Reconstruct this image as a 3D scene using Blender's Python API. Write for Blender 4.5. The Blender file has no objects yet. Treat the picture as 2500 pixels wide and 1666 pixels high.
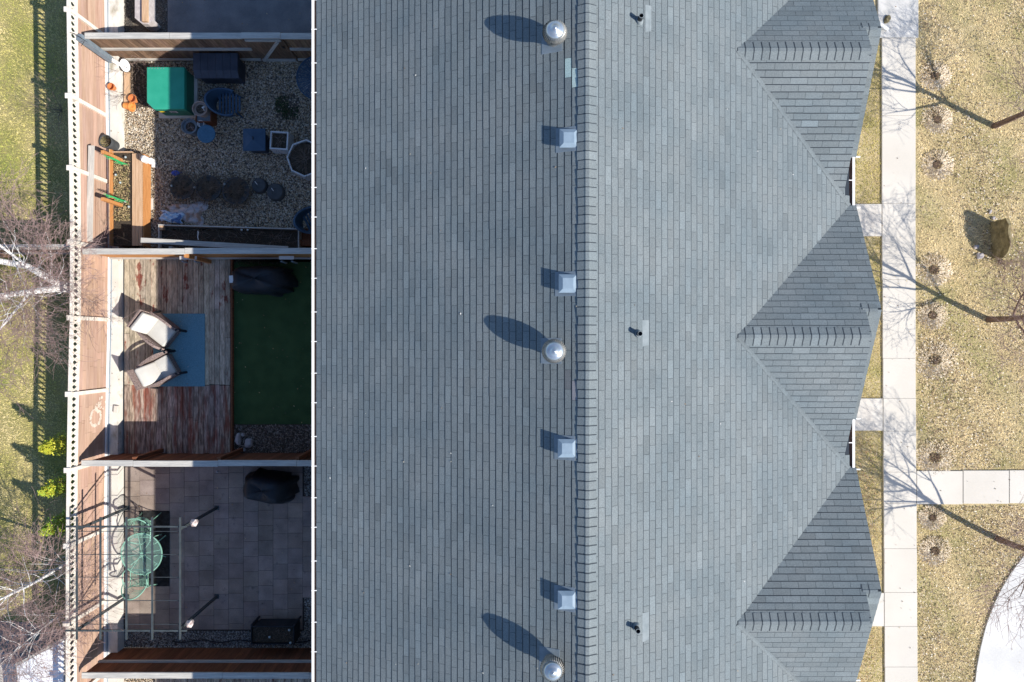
import bpy, math, random
import numpy as np
from mathutils import Vector, Matrix
PI = math.pi
# ------------------------------------------------------------------ camera, sky, sun, exposure
S = bpy.context.scene
H = 18.0; F = 1667.0                       # drone height above ground (m), focal length in photo pixels
cam = bpy.data.objects.new('camera', bpy.data.cameras.new('camera'))
cam.location = (0, 0, H); cam.rotation_euler = (0, 0, 0)
cam.data.sensor_width = 36; cam.data.lens = 24.0; cam.data.clip_end = 500; cam.data.clip_start = .1
S.collection.objects.link(cam); S.camera = cam
SX, SY = -1.15, .58                        # shadow offset per metre of height
EL = math.atan(1 / math.hypot(SX, SY))
w = bpy.data.worlds.new('World'); S.world = w; w.use_nodes = True
nt = w.node_tree; bg = nt.nodes['Background']
sky = nt.nodes.new('ShaderNodeTexSky'); sky.sky_type = 'NISHITA'; sky.sun_disc = False
sky.sun_elevation = EL; sky.sun_rotation = math.atan2(-SX, -SY)
sky.air_density = 1.0; sky.dust_density = .2; sky.ozone_density = 4.5
nt.links.new(sky.outputs[0], bg.inputs[0]); bg.inputs[1].default_value = .114
sl = bpy.data.lights.new('sun', 'SUN'); sl.energy = 4.55; sl.angle = math.radians(.5); sl.color = (1, .93, .83)
sun = bpy.data.objects.new('sun', sl); S.collection.objects.link(sun)
sun.rotation_euler = Vector((SX, SY, -1)).to_track_quat('-Z', 'Y').to_euler(); sun.location = (11, -6, 15)
S.view_settings.view_transform = 'Standard'; S.view_settings.look = 'None'
S.view_settings.gamma = 1; S.view_settings.use_curve_mapping = False
S.view_settings.exposure = .78
# ------------------------------------------------------------------ helpers
C = S.collection
WL = {}                                    # world location of each object's origin (no rotation while building)
rnd = random.Random(7)
def W(px, py, z=0.0):                      # photo pixel + real height -> point in the world
    s = (H - z) / F
    return Vector(((px - 1250) * s, (833 - py) * s, z))
def tag(o, label=None, cat=None, group=None, kind=None):
    if label: o['label'] = label
    if cat: o['category'] = cat
    if group: o['group'] = group
    if kind: o['kind'] = kind
    return o
def thing(name, label, cat, loc=(0, 0, 0), group=None):
    o = bpy.data.objects.new(name, None); C.objects.link(o); o.location = loc; o.empty_display_size = .1
    WL[o.name] = Vector(loc); return tag(o, label, cat, group)
def dup(root, loc, rz, label, scale=1.0):
    r = root.copy(); C.objects.link(r); r.location = loc; r.rotation_euler = (0, 0, rz); r['label'] = label
    r.scale = (scale,) * 3
    for ch in list(root.children):
        c = ch.copy(); C.objects.link(c); c.parent = r
        for g in list(ch.children):
            d = g.copy(); C.objects.link(d); d.parent = c
    return r
class MB:
    def __init__(s, T=None): s.v = []; s.f = []; s.m = []; s.c = []; s.T = T; s.cur = 0; s.col = (1, 1, 1)
    def add(s, vs, fs):
        b = len(s.v)
        for p in vs:
            p = Vector(p)
            if s.T: p = s.T @ p
            s.v.append(p)
        for q in fs:
            s.f.append([b + i for i in q]); s.m.append(s.cur); s.c.append(s.col)
        return s
    def box(s, a, b):
        (x0, y0, z0), (x1, y1, z1) = a, b
        return s.add([(x0,y0,z0),(x1,y0,z0),(x1,y1,z0),(x0,y1,z0),(x0,y0,z1),(x1,y0,z1),(x1,y1,z1),(x0,y1,z1)],
                     [(0,3,2,1),(4,5,6,7),(0,1,5,4),(1,2,6,5),(2,3,7,6),(3,0,4,7)])
    def cbox(s, c, d, rz=0, bev=0):          # centred box, turned about z, optional chamfered vertical+top edges
        hx, hy, hz = d[0]/2, d[1]/2, d[2]/2
        R = Matrix.Translation(c) @ Matrix.Rotation(rz, 4, 'Z')
        if not bev:
            vs = [(sx*hx, sy*hy, sz*hz) for sz in (-1,1) for sx,sy in ((-1,-1),(1,-1),(1,1),(-1,1))]
            return s.add([R @ Vector(p) for p in vs], [(0,3,2,1),(4,5,6,7),(0,1,5,4),(1,2,6,5),(2,3,7,6),(3,0,4,7)])
        vs = []; b = bev
        ring = lambda e, z: [(-hx+e+b,-hy+e,z),(hx-e-b,-hy+e,z),(hx-e,-hy+e+b,z),(hx-e,hy-e-b,z),(hx-e-b,hy-e,z),(-hx+e+b,hy-e,z),(-hx+e,hy-e-b,z),(-hx+e,-hy+e+b,z)]
        for e, z in ((0,-hz),(0,hz-b),(b*.3,hz-b*.3),(b,hz)): vs += ring(e, z)
        fs = [tuple(range(7,-1,-1)), tuple(range(24,32))]
        for k in range(3):
            for i in range(8):
                j = (i+1) % 8; fs.append((k*8+i, k*8+j, k*8+8+j, k*8+8+i))
        return s.add([R @ Vector(p) for p in vs], fs)
    def bar(s, p, q, w, t, up=(0,0,1)):      # rectangular bar from p to q
        p, q = Vector(p), Vector(q); d = (q-p).normalized(); u = Vector(up)
        if abs(d.dot(u)) > .98: u = Vector((1,0,0))
        a = d.cross(u).normalized(); b = a.cross(d).normalized()
        vs = [e + a*sa*w/2 + b*sb*t/2 for e in (p,q) for sa,sb in ((-1,-1),(1,-1),(1,1),(-1,1))]
        return s.add(vs, [(0,3,2,1),(4,5,6,7),(0,1,5,4),(1,2,6,5),(2,3,7,6),(3,0,4,7)])
    def tube(s, pts, r, n=8, cap=True):
        pts = [Vector(p) for p in pts]; k = len(pts)
        rs = r if isinstance(r, (list, tuple)) else [r]*k
        vs = []; a = None
        for i in range(k):
            d = (pts[min(i+1,k-1)] - pts[max(i-1,0)])
            d = d.normalized() if d.length > 1e-9 else Vector((0,0,1))
            if a is None:
                a = d.cross(Vector((0,0,1)))
                if a.length < .1: a = d.cross(Vector((1,0,0)))
            a = (a - d*a.dot(d)).normalized(); b = d.cross(a)
            for j in range(n):
                t = 2*PI*j/n; vs.append(pts[i] + (a*math.cos(t) + b*math.sin(t))*rs[i])
        fs = [(i*n+j, i*n+(j+1)%n, (i+1)*n+(j+1)%n, (i+1)*n+j) for i in range(k-1) for j in range(n)]
        if cap and n > 2: fs += [tuple(range(n-1,-1,-1)), tuple((k-1)*n+j for j in range(n))]
        return s.add(vs, fs)
    def lathe(s, prof, c=(0,0,0), n=24, sx=1, sy=1, wob=None, cap=True):   # prof: (r, z)
        vs = []; fs = []
        for k, (r, z) in enumerate(prof):
            for j in range(n):
                t = 2*PI*j/n; rr = r*(wob(t, k) if wob else 1)
                vs.append((c[0]+rr*math.cos(t)*sx, c[1]+rr*math.sin(t)*sy, c[2]+z))
        for k in range(len(prof)-1):
            for j in range(n): fs.append((k*n+j, k*n+(j+1)%n, (k+1)*n+(j+1)%n, (k+1)*n+j))
        if cap and prof[0][0] > 1e-6: fs.append(tuple(range(n-1,-1,-1)))
        if cap and prof[-1][0] > 1e-6: fs.append(tuple((len(prof)-1)*n+j for j in range(n)))
        return s.add(vs, fs)
    def prism(s, poly, z0, z1):              # poly: list of (x, y), ccw
        n = len(poly)
        vs = [(x,y,z0) for x,y in poly] + [(x,y,z1) for x,y in poly]
        return s.add(vs, [tuple(range(n-1,-1,-1)), tuple(range(n,2*n))] + [(i,(i+1)%n,n+(i+1)%n,n+i) for i in range(n)])
    def sheet(s, poly, z): return s.add([(x,y,z) for x,y in poly], [tuple(range(len(poly)))])
    def build(s, name, mats, parent=None, loc=None, smooth=False):
        o0 = WL.get(parent.name, Vector()) if parent else Vector(loc or (0,0,0))
        if not isinstance(mats, (list, tuple)): mats = [mats]
        me = bpy.data.meshes.new(name)
        me.from_pydata([tuple(p - o0) for p in s.v], [], s.f)
        for m in mats: me.materials.append(m)
        me.polygons.foreach_set('material_index', s.m)
        if smooth: me.polygons.foreach_set('use_smooth', [True]*len(s.f))
        if True:
            at = me.color_attributes.new('col', 'FLOAT_COLOR', 'CORNER')
            arr = []
            for q, c in zip(s.f, s.c): arr += [c[0],c[1],c[2],1.0]*len(q)
            at.data.foreach_set('color', arr)
        me.update()
        o = bpy.data.objects.new(name, me); C.objects.link(o)
        if parent: o.parent = parent
        else: o.location = o0
        WL[o.name] = o0
        return o
def bevel(o, w=.006, seg=2):
    m = o.modifiers.new('bevel', 'BEVEL'); m.width = w; m.segments = seg; m.limit_method = 'ANGLE'; return o
def scatter(name, tv, tf, pos, ang, scl, cols, mat, tilt=None, smooth=True):   # many small pieces as one mesh ('stuff')
    tv = np.array(tv, float); n = len(pos); k = len(tv)
    c, s_ = np.cos(ang), np.sin(ang)
    V = tv[None]*scl[:, None, :]
    if tilt is not None:
        ct, st = np.cos(tilt), np.sin(tilt)
        z = V[:,:,2]*ct[:,None] + V[:,:,0]*st[:,None]; x = V[:,:,0]*ct[:,None] - V[:,:,2]*st[:,None]
        V = np.stack([x, V[:,:,1], z], -1)
    X = V[:,:,0]*c[:,None] - V[:,:,1]*s_[:,None]; Y = V[:,:,0]*s_[:,None] + V[:,:,1]*c[:,None]
    V = np.stack([X, Y, V[:,:,2]], -1) + pos[:,None,:]
    L = len(tf[0]); tfa = np.array(tf)
    Fa = (tfa[None] + (np.arange(n)*k)[:,None,None]).reshape(-1)
    me = bpy.data.meshes.new(name); nf = n*len(tf)
    me.vertices.add(n*k); me.vertices.foreach_set('co', V.reshape(-1))
    me.loops.add(nf*L); me.loops.foreach_set('vertex_index', Fa.astype(np.int32))
    me.polygons.add(nf); me.polygons.foreach_set('loop_start', (np.arange(nf)*L).astype(np.int32))
    me.polygons.foreach_set('loop_total', np.full(nf, L, np.int32))
    if smooth: me.polygons.foreach_set('use_smooth', np.ones(nf, bool))
    me.update(calc_edges=True)
    at = me.color_attributes.new('col', 'FLOAT_COLOR', 'POINT')
    ca = np.ones((n*k, 4)); ca[:, :3] = np.repeat(cols, k, 0); at.data.foreach_set('color', ca.reshape(-1))
    me.materials.append(mat); o = bpy.data.objects.new(name, me); C.objects.link(o); WL[o.name] = Vector()
    return o
OCT = ([(1,0,0),(0,1,0),(-1,0,0),(0,-1,0),(0,0,1),(0,0,-1)], [(0,1,4),(1,2,4),(2,3,4),(3,0,4),(1,0,5),(2,1,5),(3,2,5),(0,3,5)])
BLADE = ([(0,-.5,0),(1,-.12,0),(1,.12,0),(0,.5,0)], [(0,1,2,3)])
LEAF = ([(-.5,0,0),(0,-.35,.08),(.5,0,0),(0,.35,.08)], [(0,1,2,3)])
# ------------------------------------------------------------------ materials
def mat(name, c1, c2=None, scale=6, detail=5, lo=.35, hi=.65, rough=.8, bump=0, bscale=40, fine=.12, fscale=90,
        stretch=(1,1,1), attr=False, metal=0, spec=.35, alpha=1, trans=0, third=None):
    m = bpy.data.materials.new(name); m.use_nodes = True; t = m.node_tree; N = t.nodes; K = t.links
    b = N['Principled BSDF']; b.inputs['Roughness'].default_value = rough; b.inputs['Metallic'].default_value = metal
    b.inputs['Specular IOR Level'].default_value = spec
    tc = N.new('ShaderNodeTexCoord'); mp = N.new('ShaderNodeMapping'); mp.inputs['Scale'].default_value = stretch
    K.new(tc.outputs['Object'], mp.inputs[0])
    n1 = N.new('ShaderNodeTexNoise'); n1.inputs['Scale'].default_value = scale; n1.inputs['Detail'].default_value = detail
    K.new(mp.outputs[0], n1.inputs['Vector'])
    rp = N.new('ShaderNodeValToRGB'); e = rp.color_ramp.elements
    e[0].position = lo; e[1].position = hi; e[0].color = (*c1, 1); e[1].color = (*(c2 or c1), 1)
    K.new(n1.outputs['Fac'], rp.inputs[0]); out = rp.outputs[0]
    if third:                                # (colour, scale, lo, hi, stretch): worn or stained patches
        m3 = N.new('ShaderNodeMapping'); m3.inputs['Scale'].default_value = third[4]; K.new(tc.outputs['Object'], m3.inputs[0])
        n3 = N.new('ShaderNodeTexNoise'); n3.inputs['Scale'].default_value = third[1]; n3.inputs['Detail'].default_value = 7
        n3.inputs['Roughness'].default_value = .62
        K.new(m3.outputs[0], n3.inputs['Vector']); mr = N.new('ShaderNodeMapRange')
        mr.inputs[1].default_value = third[2]; mr.inputs[2].default_value = third[3]; K.new(n3.outputs['Fac'], mr.inputs[0])
        mx = N.new('ShaderNodeMix'); mx.data_type = 'RGBA'; K.new(mr.outputs[0], mx.inputs[0]); K.new(out, mx.inputs[6])
        mx.inputs[7].default_value = (*third[0], 1); out = mx.outputs[2]
    if fine:
        n2 = N.new('ShaderNodeTexNoise'); n2.inputs['Scale'].default_value = fscale; n2.inputs['Detail'].default_value = 3
        K.new(mp.outputs[0], n2.inputs['Vector']); mr = N.new('ShaderNodeMapRange')
        mr.inputs[1].default_value = .3; mr.inputs[2].default_value = .7; mr.inputs[3].default_value = 1-fine; mr.inputs[4].default_value = 1+fine
        K.new(n2.outputs['Fac'], mr.inputs[0])
        vm = N.new('ShaderNodeVectorMath'); vm.operation = 'SCALE'; K.new(out, vm.inputs[0]); K.new(mr.outputs[0], vm.inputs['Scale']); out = vm.outputs[0]
    if attr:
        at = N.new('ShaderNodeAttribute'); at.attribute_name = 'col'
        vm = N.new('ShaderNodeVectorMath'); vm.operation = 'MULTIPLY'; K.new(out, vm.inputs[0]); K.new(at.outputs['Color'], vm.inputs[1]); out = vm.outputs[0]
    K.new(out, b.inputs['Base Color'])
    if bump:
        n4 = N.new('ShaderNodeTexNoise'); n4.inputs['Scale'].default_value = bscale; n4.inputs['Detail'].default_value = 4
        K.new(mp.outputs[0], n4.inputs['Vector']); bp = N.new('ShaderNodeBump'); bp.inputs['Strength'].default_value = 1; bp.inputs['Distance'].default_value = bump
        K.new(n4.outputs['Fac'], bp.inputs['Height']); K.new(bp.outputs[0], b.inputs['Normal'])
    if trans: b.inputs['Transmission Weight'].default_value = trans
    if alpha < 1: b.inputs['Alpha'].default_value = alpha
    return m
M = {}
M['shingle'] = mat('shingle', (.88,.92,.94), (1.08,1.06,1.04), scale=.9, detail=6, attr=True, rough=.74, fine=.22, fscale=65, bump=.0012, bscale=200, spec=.2)
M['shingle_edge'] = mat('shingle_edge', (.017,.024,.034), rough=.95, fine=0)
M['cap_edge'] = mat('cap_edge', (.05,.062,.072), rough=.95, fine=0)
M['white_metal'] = mat('white_metal', (.78,.78,.77), (.7,.7,.69), rough=.4, fine=.03)
M['brown_metal'] = mat('brown_metal', (.16,.105,.085), (.21,.14,.115), rough=.6)
M['galv'] = mat('galv', (.36,.40,.44), (.45,.49,.53), scale=12, rough=.34, metal=.75, fine=.05)
M['galv_dull'] = mat('galv_dull', (.20,.21,.21), (.34,.32,.29), scale=25, rough=.45, metal=.5, fine=.2)
M['vent_paint'] = mat('vent_paint', (.17,.235,.30), (.21,.28,.35), scale=6, rough=.5, fine=.04)
M['flash'] = mat('flash', (.17,.20,.215), (.215,.245,.26), scale=9, rough=.85, spec=.08, fine=.05)
M['flash_blue'] = mat('flash_blue', (.13,.17,.21), (.17,.21,.25), scale=9, rough=.6, fine=.05)
M['black_plastic'] = mat('black_plastic', (.012,.014,.018), (.02,.022,.028), rough=.5)
M['siding'] = mat('siding', (.42,.38,.33), (.5,.46,.4), rough=.75, bump=.004, bscale=4, stretch=(.1,.1,8))
M['window_glass'] = mat('window_glass', (.03,.04,.05), rough=.08, fine=0, spec=.6)
M['concrete'] = mat('concrete', (.51,.485,.44), (.56,.535,.49), scale=.7, detail=8, rough=.9, fine=.05, fscale=160, bump=.001, bscale=220,
                    third=((.48,.46,.43), 1.3, .6, .85, (1,1,1)))
M['concrete_warm'] = mat('concrete_warm', (.50,.47,.43), (.56,.54,.50), scale=2, detail=8, rough=.9, fine=.05, fscale=160, third=((.38,.34,.29), 3, .55, .8, (1,1,1)))
M['concrete_rough'] = mat('concrete_rough', (.42,.42,.41), (.52,.515,.50), scale=5, detail=10, lo=.4, hi=.6, rough=.95, fine=.16, fscale=120, bump=.003, bscale=120)
M['concrete_bright'] = mat('concrete_bright', (.50,.50,.49), (.60,.60,.59), scale=.8, detail=9, rough=.9, fine=.06, fscale=30, third=((.42,.41,.38), 2.2, .6, .8, (1,1,1)))
M['ledge'] = mat('ledge', (.50,.49,.45), (.62,.61,.58), scale=1.4, detail=9, rough=.9, fine=.07, fscale=60, third=((.30,.28,.22), 1.7, .57, .74, (1.6,.8,1)), bump=.002, bscale=60)
M['asphalt'] = mat('asphalt', (.12,.125,.135), (.175,.175,.185), scale=2, detail=9, rough=.95, fine=.3, fscale=150, bump=.003, bscale=180)
M['soil'] = mat('soil', (.03,.024,.018), (.07,.055,.04), scale=30, detail=8, rough=1, fine=.3, bump=.02, bscale=50)
M['soil_base'] = mat('soil_base', (.05,.04,.03), (.09,.075,.055), scale=14, detail=8, rough=1, fine=.3)
M['gravel_base'] = mat('gravel_base', (.06,.05,.04), (.14,.12,.10), scale=50, detail=6, rough=1, fine=.4, bump=.01, bscale=60)
M['stone'] = mat('stone', (.9,.9,.9), (1.05,1.03,1), scale=40, rough=.8, attr=True, fine=.1)
M['straw'] = mat('straw', (1,1,1), rough=.9, attr=True, fine=0)
M['lawn_dry'] = mat('lawn_dry', (.38,.305,.165), (.47,.39,.235), scale=1.3, detail=9, rough=1, fine=.35, fscale=45, bump=.02, bscale=35,
                    third=((.24,.22,.09), 1.1, .52, .72, (1,1,1)))
M['lawn_green'] = mat('lawn_green', (.23,.215,.075), (.33,.28,.13), scale=1.2, detail=9, rough=1, fine=.3, fscale=45, bump=.02, bscale=35,
                      third=((.15,.18,.045), .8, .5, .7, (1,1,1)))
M['turf'] = mat('turf', (.030,.064,.022), (.044,.086,.030), scale=3, detail=9, rough=1, fine=.3, fscale=70, bump=.01, bscale=90)
M['fence_board'] = mat('fence_board', (.36,.235,.175), (.46,.32,.25), scale=5, detail=6, rough=.85, fine=.08, fscale=25, stretch=(6,.25,6), attr=True,
                       third=((.25,.145,.10), 2.2, .58, .75, (5,.12,5)))
M['lattice'] = mat('lattice', (.60,.55,.48), (.70,.66,.60), scale=7, rough=.85, fine=.1)
M['grey_wood'] = mat('grey_wood', (.34,.335,.32), (.48,.465,.43), scale=5, detail=7, rough=.88, fine=.12, fscale=25, stretch=(.4,6,6), bump=.002, bscale=30)
M['grey_wood_v'] = mat('grey_wood_v', (.36,.35,.33), (.50,.48,.44), scale=5, detail=7, rough=.88, fine=.12, fscale=25, stretch=(6,.4,6), bump=.002, bscale=30)
M['div_board'] = mat('div_board', (.13,.075,.045), (.25,.16,.105), scale=5, detail=6, rough=.85, fine=.15, fscale=25, stretch=(8,8,.6), attr=True)
M['div_red'] = mat('div_red', (.13,.045,.02), (.20,.075,.035), scale=5, detail=6, rough=.85, fine=.15, fscale=25, stretch=(8,8,.6), attr=True)
M['tan_wood'] = mat('tan_wood', (.42,.27,.16), (.52,.36,.24), scale=6, detail=6, rough=.75, fine=.1, fscale=25, stretch=(8,.4,8))
M['orange_wood'] = mat('orange_wood', (.38,.16,.05), (.50,.24,.09), scale=6, detail=6, rough=.75, fine=.1, fscale=25, stretch=(8,.5,8))
M['deck'] = mat('deck', (.24,.21,.165), (.44,.385,.31), scale=4, detail=9, lo=.36, hi=.62, rough=.88, fine=.22, fscale=16, stretch=(5,.8,5), attr=True,
                bump=.003, bscale=25, third=((.17,.055,.04), 1.5, .57, .63, (3.2,1.1,1)))
M['deck_red'] = mat('deck_red', (.17,.125,.105), (.37,.29,.25), scale=5, detail=10, lo=.42, hi=.58, rough=.88, fine=.25, fscale=16, stretch=(4,.6,4), attr=True,
                bump=.003, bscale=25, third=((.20,.07,.05), 1.6, .49, .62, (4,.55,1)))
M['paver'] = mat('paver', (.20,.16,.14), (.29,.24,.21), scale=2.2, detail=8, rough=.9, fine=.12, fscale=60, attr=True, bump=.0015, bscale=60,
                 third=((.10,.085,.085), 5, .60, .78, (1,1,1)))
M['gap'] = mat('gap', (.035,.03,.028), rough=1, fine=.2)
M['rug_blue'] = mat('rug_blue', (.09,.21,.28), (.13,.28,.35), scale=60, detail=3, rough=1, fine=.25, fscale=40, stretch=(1,3,1), bump=.003, bscale=90)
M['rug_black'] = mat('rug_black', (.008,.009,.010), (.022,.024,.026), scale=9, detail=7, lo=.4, hi=.62, rough=1, fine=.4, fscale=80)
M['cushion'] = mat('cushion', (.46,.45,.42), (.52,.51,.475), scale=3, rough=.95, fine=.04, bump=.004, bscale=18)
M['wicker'] = mat('wicker', (.11,.075,.07), (.30,.235,.215), scale=60, detail=2, lo=.4, hi=.6, rough=.75, fine=.3, stretch=(1,1,1), bump=.004, bscale=90)
M['green_metal'] = mat('green_metal', (.02,.26,.175), (.03,.30,.205), scale=3, rough=.38, fine=.05)
M['green_dark'] = mat('green_dark', (.02,.14,.09), (.03,.17,.11), rough=.5)
M['pale_green_metal'] = mat('pale_green_metal', (.17,.36,.28), (.23,.42,.34), rough=.45)
M['yellow'] = mat('yellow', (.75,.55,.04), rough=.5, fine=0)
M['label_white'] = mat('label_white', (.6,.6,.6), rough=.5, fine=0)
M['dark_resin'] = mat('dark_resin', (.028,.036,.055), (.042,.052,.075), scale=4, rough=.55, fine=.06)
M['navy_resin'] = mat('navy_resin', (.022,.055,.10), (.035,.075,.13), scale=4, rough=.5, fine=.06)
M['blue_metal'] = mat('blue_metal', (.03,.10,.17), (.045,.13,.21), scale=14, rough=.5, fine=.12)
M['black_cover'] = mat('black_cover', (.010,.013,.018), (.017,.022,.03), scale=3, rough=.6, fine=.1, bump=.02, bscale=5)
M['clay'] = mat('clay', (.45,.15,.05), (.58,.22,.08), scale=8, rough=.8, fine=.08)
M['orange'] = mat('orange', (.62,.19,.035), (.72,.33,.10), scale=9, rough=.55, fine=.1)
M['pot_tan'] = mat('pot_tan', (.26,.20,.17), (.33,.26,.22), rough=.7)
M['pot_grey'] = mat('pot_grey', (.12,.15,.18), (.16,.19,.22), rough=.7)
M['pot_dark'] = mat('pot_dark', (.045,.05,.055), (.07,.075,.08), rough=.75)
M['pot_white'] = mat('pot_white', (.46,.48,.50), (.56,.57,.58), rough=.55)
M['white_plastic'] = mat('white_plastic', (.78,.78,.78), rough=.4, fine=0)
M['blue_plastic'] = mat('blue_plastic', (.01,.06,.42), rough=.4, fine=.05)
M['bag'] = mat('bag', (.36,.36,.40), (.50,.48,.48), scale=8, detail=6, rough=.35, fine=.1, bump=.012, bscale=14, third=((.26,.17,.12), 4, .5, .62, (1,1,1)))
M['bag_print'] = mat('bag_print', (.40,.56,.72), (.08,.16,.34), scale=7, detail=2, lo=.55, hi=.6, rough=.4, fine=.05, bump=.01, bscale=14)
M['twig_brown'] = mat('twig_brown', (.20,.13,.125), (.36,.26,.24), scale=8, rough=.85)
M['twig_grey'] = mat('twig_grey', (.13,.10,.085), (.23,.185,.155), scale=8, rough=.85)
M['twig_dark'] = mat('twig_dark', (.10,.075,.055), (.19,.14,.10), scale=8, rough=.85)
M['bark'] = mat('bark', (.12,.075,.058), (.20,.135,.105), scale=14, detail=8, rough=.9, fine=.2, stretch=(1,1,.35), bump=.004, bscale=40)
M['birch'] = mat('birch', (.66,.65,.64), (.76,.75,.74), scale=9, detail=6, rough=.75, fine=.08, third=((.10,.09,.09), 9, .62, .68, (1,1,3)))
M['leaf'] = mat('leaf', (1,1,1), rough=.6, attr=True, fine=0)
M['rock'] = mat('rock', (.13,.105,.055), (.24,.20,.11), scale=7, detail=8, rough=.9, fine=.2, fscale=30, bump=.01, bscale=14, stretch=(2,.7,1))
M['rock_pale'] = mat('rock_pale', (.34,.31,.32), (.46,.43,.43), scale=9, detail=8, rough=.9, fine=.15, bump=.006, bscale=30)
M['frame_grey'] = mat('frame_grey', (.035,.045,.052), (.055,.068,.075), rough=.5, fine=.06)
M['lantern'] = mat('lantern', (.34,.25,.24), (.62,.56,.55), scale=12, rough=.3, fine=.1)
M['wire_green'] = mat('wire_green', (.03,.42,.14), rough=.5, fine=0)
M['black_metal'] = mat('black_metal', (.015,.013,.013), rough=.5, fine=0)
M['pipe_blue'] = mat('pipe_blue', (.20,.25,.31), rough=.5, fine=.05)
M['solar'] = mat('solar', (.30,.36,.38), rough=.12, fine=0, spec=.8)
M['white_roof'] = mat('white_roof', (.72,.74,.78), (.78,.80,.83), scale=1.4, rough=.6, fine=.03)
M['chalk'] = mat('chalk', (.62,.55,.48), (.50,.40,.33), scale=14, rough=.9, fine=.15)
def glassy(name, col, alpha):
    m = bpy.data.materials.new(name); m.use_nodes = True; b = m.node_tree.nodes['Principled BSDF']
    b.inputs['Base Color'].default_value = (*col, 1); b.inputs['Roughness'].default_value = .12; b.inputs['Alpha'].default_value = alpha
    return m
M['green_glass'] = glassy('green_glass', (.36,.62,.54), .22)
M['clear_glass'] = glassy('clear_glass', (.55,.62,.65), .45)
# ------------------------------------------------------------------ ground, paths and yards (the setting)
def struct(name, mb, m, **k): return tag(mb.build(name, m, **k), kind='structure')
def poly(pts, z): return [tuple(W(x, y, z))[:2] for x, y in pts]
g = MB().sheet([(-90,-90),(90,-90),(90,90),(-90,90)], -.012); struct('ground', g, M['lawn_dry'])
g = MB().sheet([(-26,-14),(-10.3,-14),(-10.3,14),(-26,14)], 0.0); struct('lawn', g, M['lawn_green'])
g = MB().sheet([(5.5,-14),(24,-14),(24,14),(5.5,14)], 0.0); struct('lawn', g, M['lawn_dry'])
def slabs(name, rects, z0, z1, m, gap=.0022, loc=None):        # concrete flags: separate blocks with open joints
    b = MB()
    for (x0, y0, x1, y1) in rects:
        p, q = W(x0, y1, z1), W(x1, y0, z1)
        b.add([(p.x+gap,p.y+gap,z0),(q.x-gap,p.y+gap,z0),(q.x-gap,q.y-gap,z0),(p.x+gap,q.y-gap,z0),
               (p.x+gap,p.y+gap,z1-.006),(q.x-gap,p.y+gap,z1-.006),(q.x-gap,q.y-gap,z1-.006),(p.x+gap,q.y-gap,z1-.006),
               (p.x+gap+.006,p.y+gap+.006,z1),(q.x-gap-.006,p.y+gap+.006,z1),(q.x-gap-.006,q.y-gap-.006,z1),(p.x+gap+.006,q.y-gap-.006,z1)],
              [(8,9,10,11),(0,1,5,4),(1,2,6,5),(2,3,7,6),(3,0,4,7),(4,5,9,8),(5,6,10,9),(6,7,11,10),(7,4,8,11)])
    return struct(name, b, m)
js = [93, 282, 497, 683, 875, 973, 1053, 1153, 1230, 1340, 1447, 1530, 1629, 1730, 1850]
def sx0(y): return 2153.5 + 7*max(0, (y-500))/1166
def sx1(y): return 2236 + 5*max(0, (y-900))/766
slabs('sidewalk', [(sx0((a+b)/2), a, sx1((a+b)/2), b) for a, b in zip(js, js[1:])], -.01, .045, M['concrete'])
slabs('sidewalk', [(2144, -75, 2243, 92), (2144, -260, 2243, -76)], -.01, .05, M['concrete_rough'], gap=.002)
for a, b in ((498, 577), (973, 1052), (1448, 1530)): slabs('walkway', [(2040, a, sx0(a)-.5, b)], -.01, .042, M['concrete_warm'])
slabs('path', [(sx1(1190)+.7, 1150, 2351, 1232), (2352, 1149, 2464, 1230.5), (2465, 1148.5, 2576, 1229.5), (2577, 1148, 2690, 1229)], -.01, .044, M['concrete'])
cv = [(2540,1318),(2497,1362),(2470,1398),(2445,1440),(2425,1482),(2408,1530),(2395,1582),(2386,1630),(2379,1690),(2374,1800),(2900,1800),(2900,1318)]
b_ = MB(); b_.prism(poly(cv, .05)[::-1] if False else list(reversed(poly(cv, .05)))[::-1], -.01, .05)
drive = struct('driveway', b_, M['concrete_bright'])
b_ = MB(); b_.box((*W(2424,1500,.05)[:2], .0465), (*W(2900,1498.4,.05)[:2], .0510)); 
# yards, top to bottom of the row
def yard(name, x0, y0, x1, y1, z, m):
    p, q = W(x0, y1, z), W(x1, y0, z); return struct(name, MB().sheet([(p.x,p.y),(q.x,p.y),(q.x,q.y),(p.x,q.y)], z), m)
yard('soil_bed', 268, -240, 830, 640, .004, M['gravel_base'])
yard('asphalt_pad', 409, -240, 830, 92, .03, M['asphalt'])
yard('soil_bed', 282, 148, 362, 262, .035, M['soil_base'])
yard('soil_bed', 268, 600, 830, 1130, .004, M['soil_base'])
yard('artificial_turf', 563, 640, 830, 1036, .03, M['turf'])
yard('soil_bed', 268, 1110, 830, 1585, .004, M['gravel_base'])
yard('gravel_bed', 268, 1640, 830, 1900, .004, M['gravel_base'])
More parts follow.
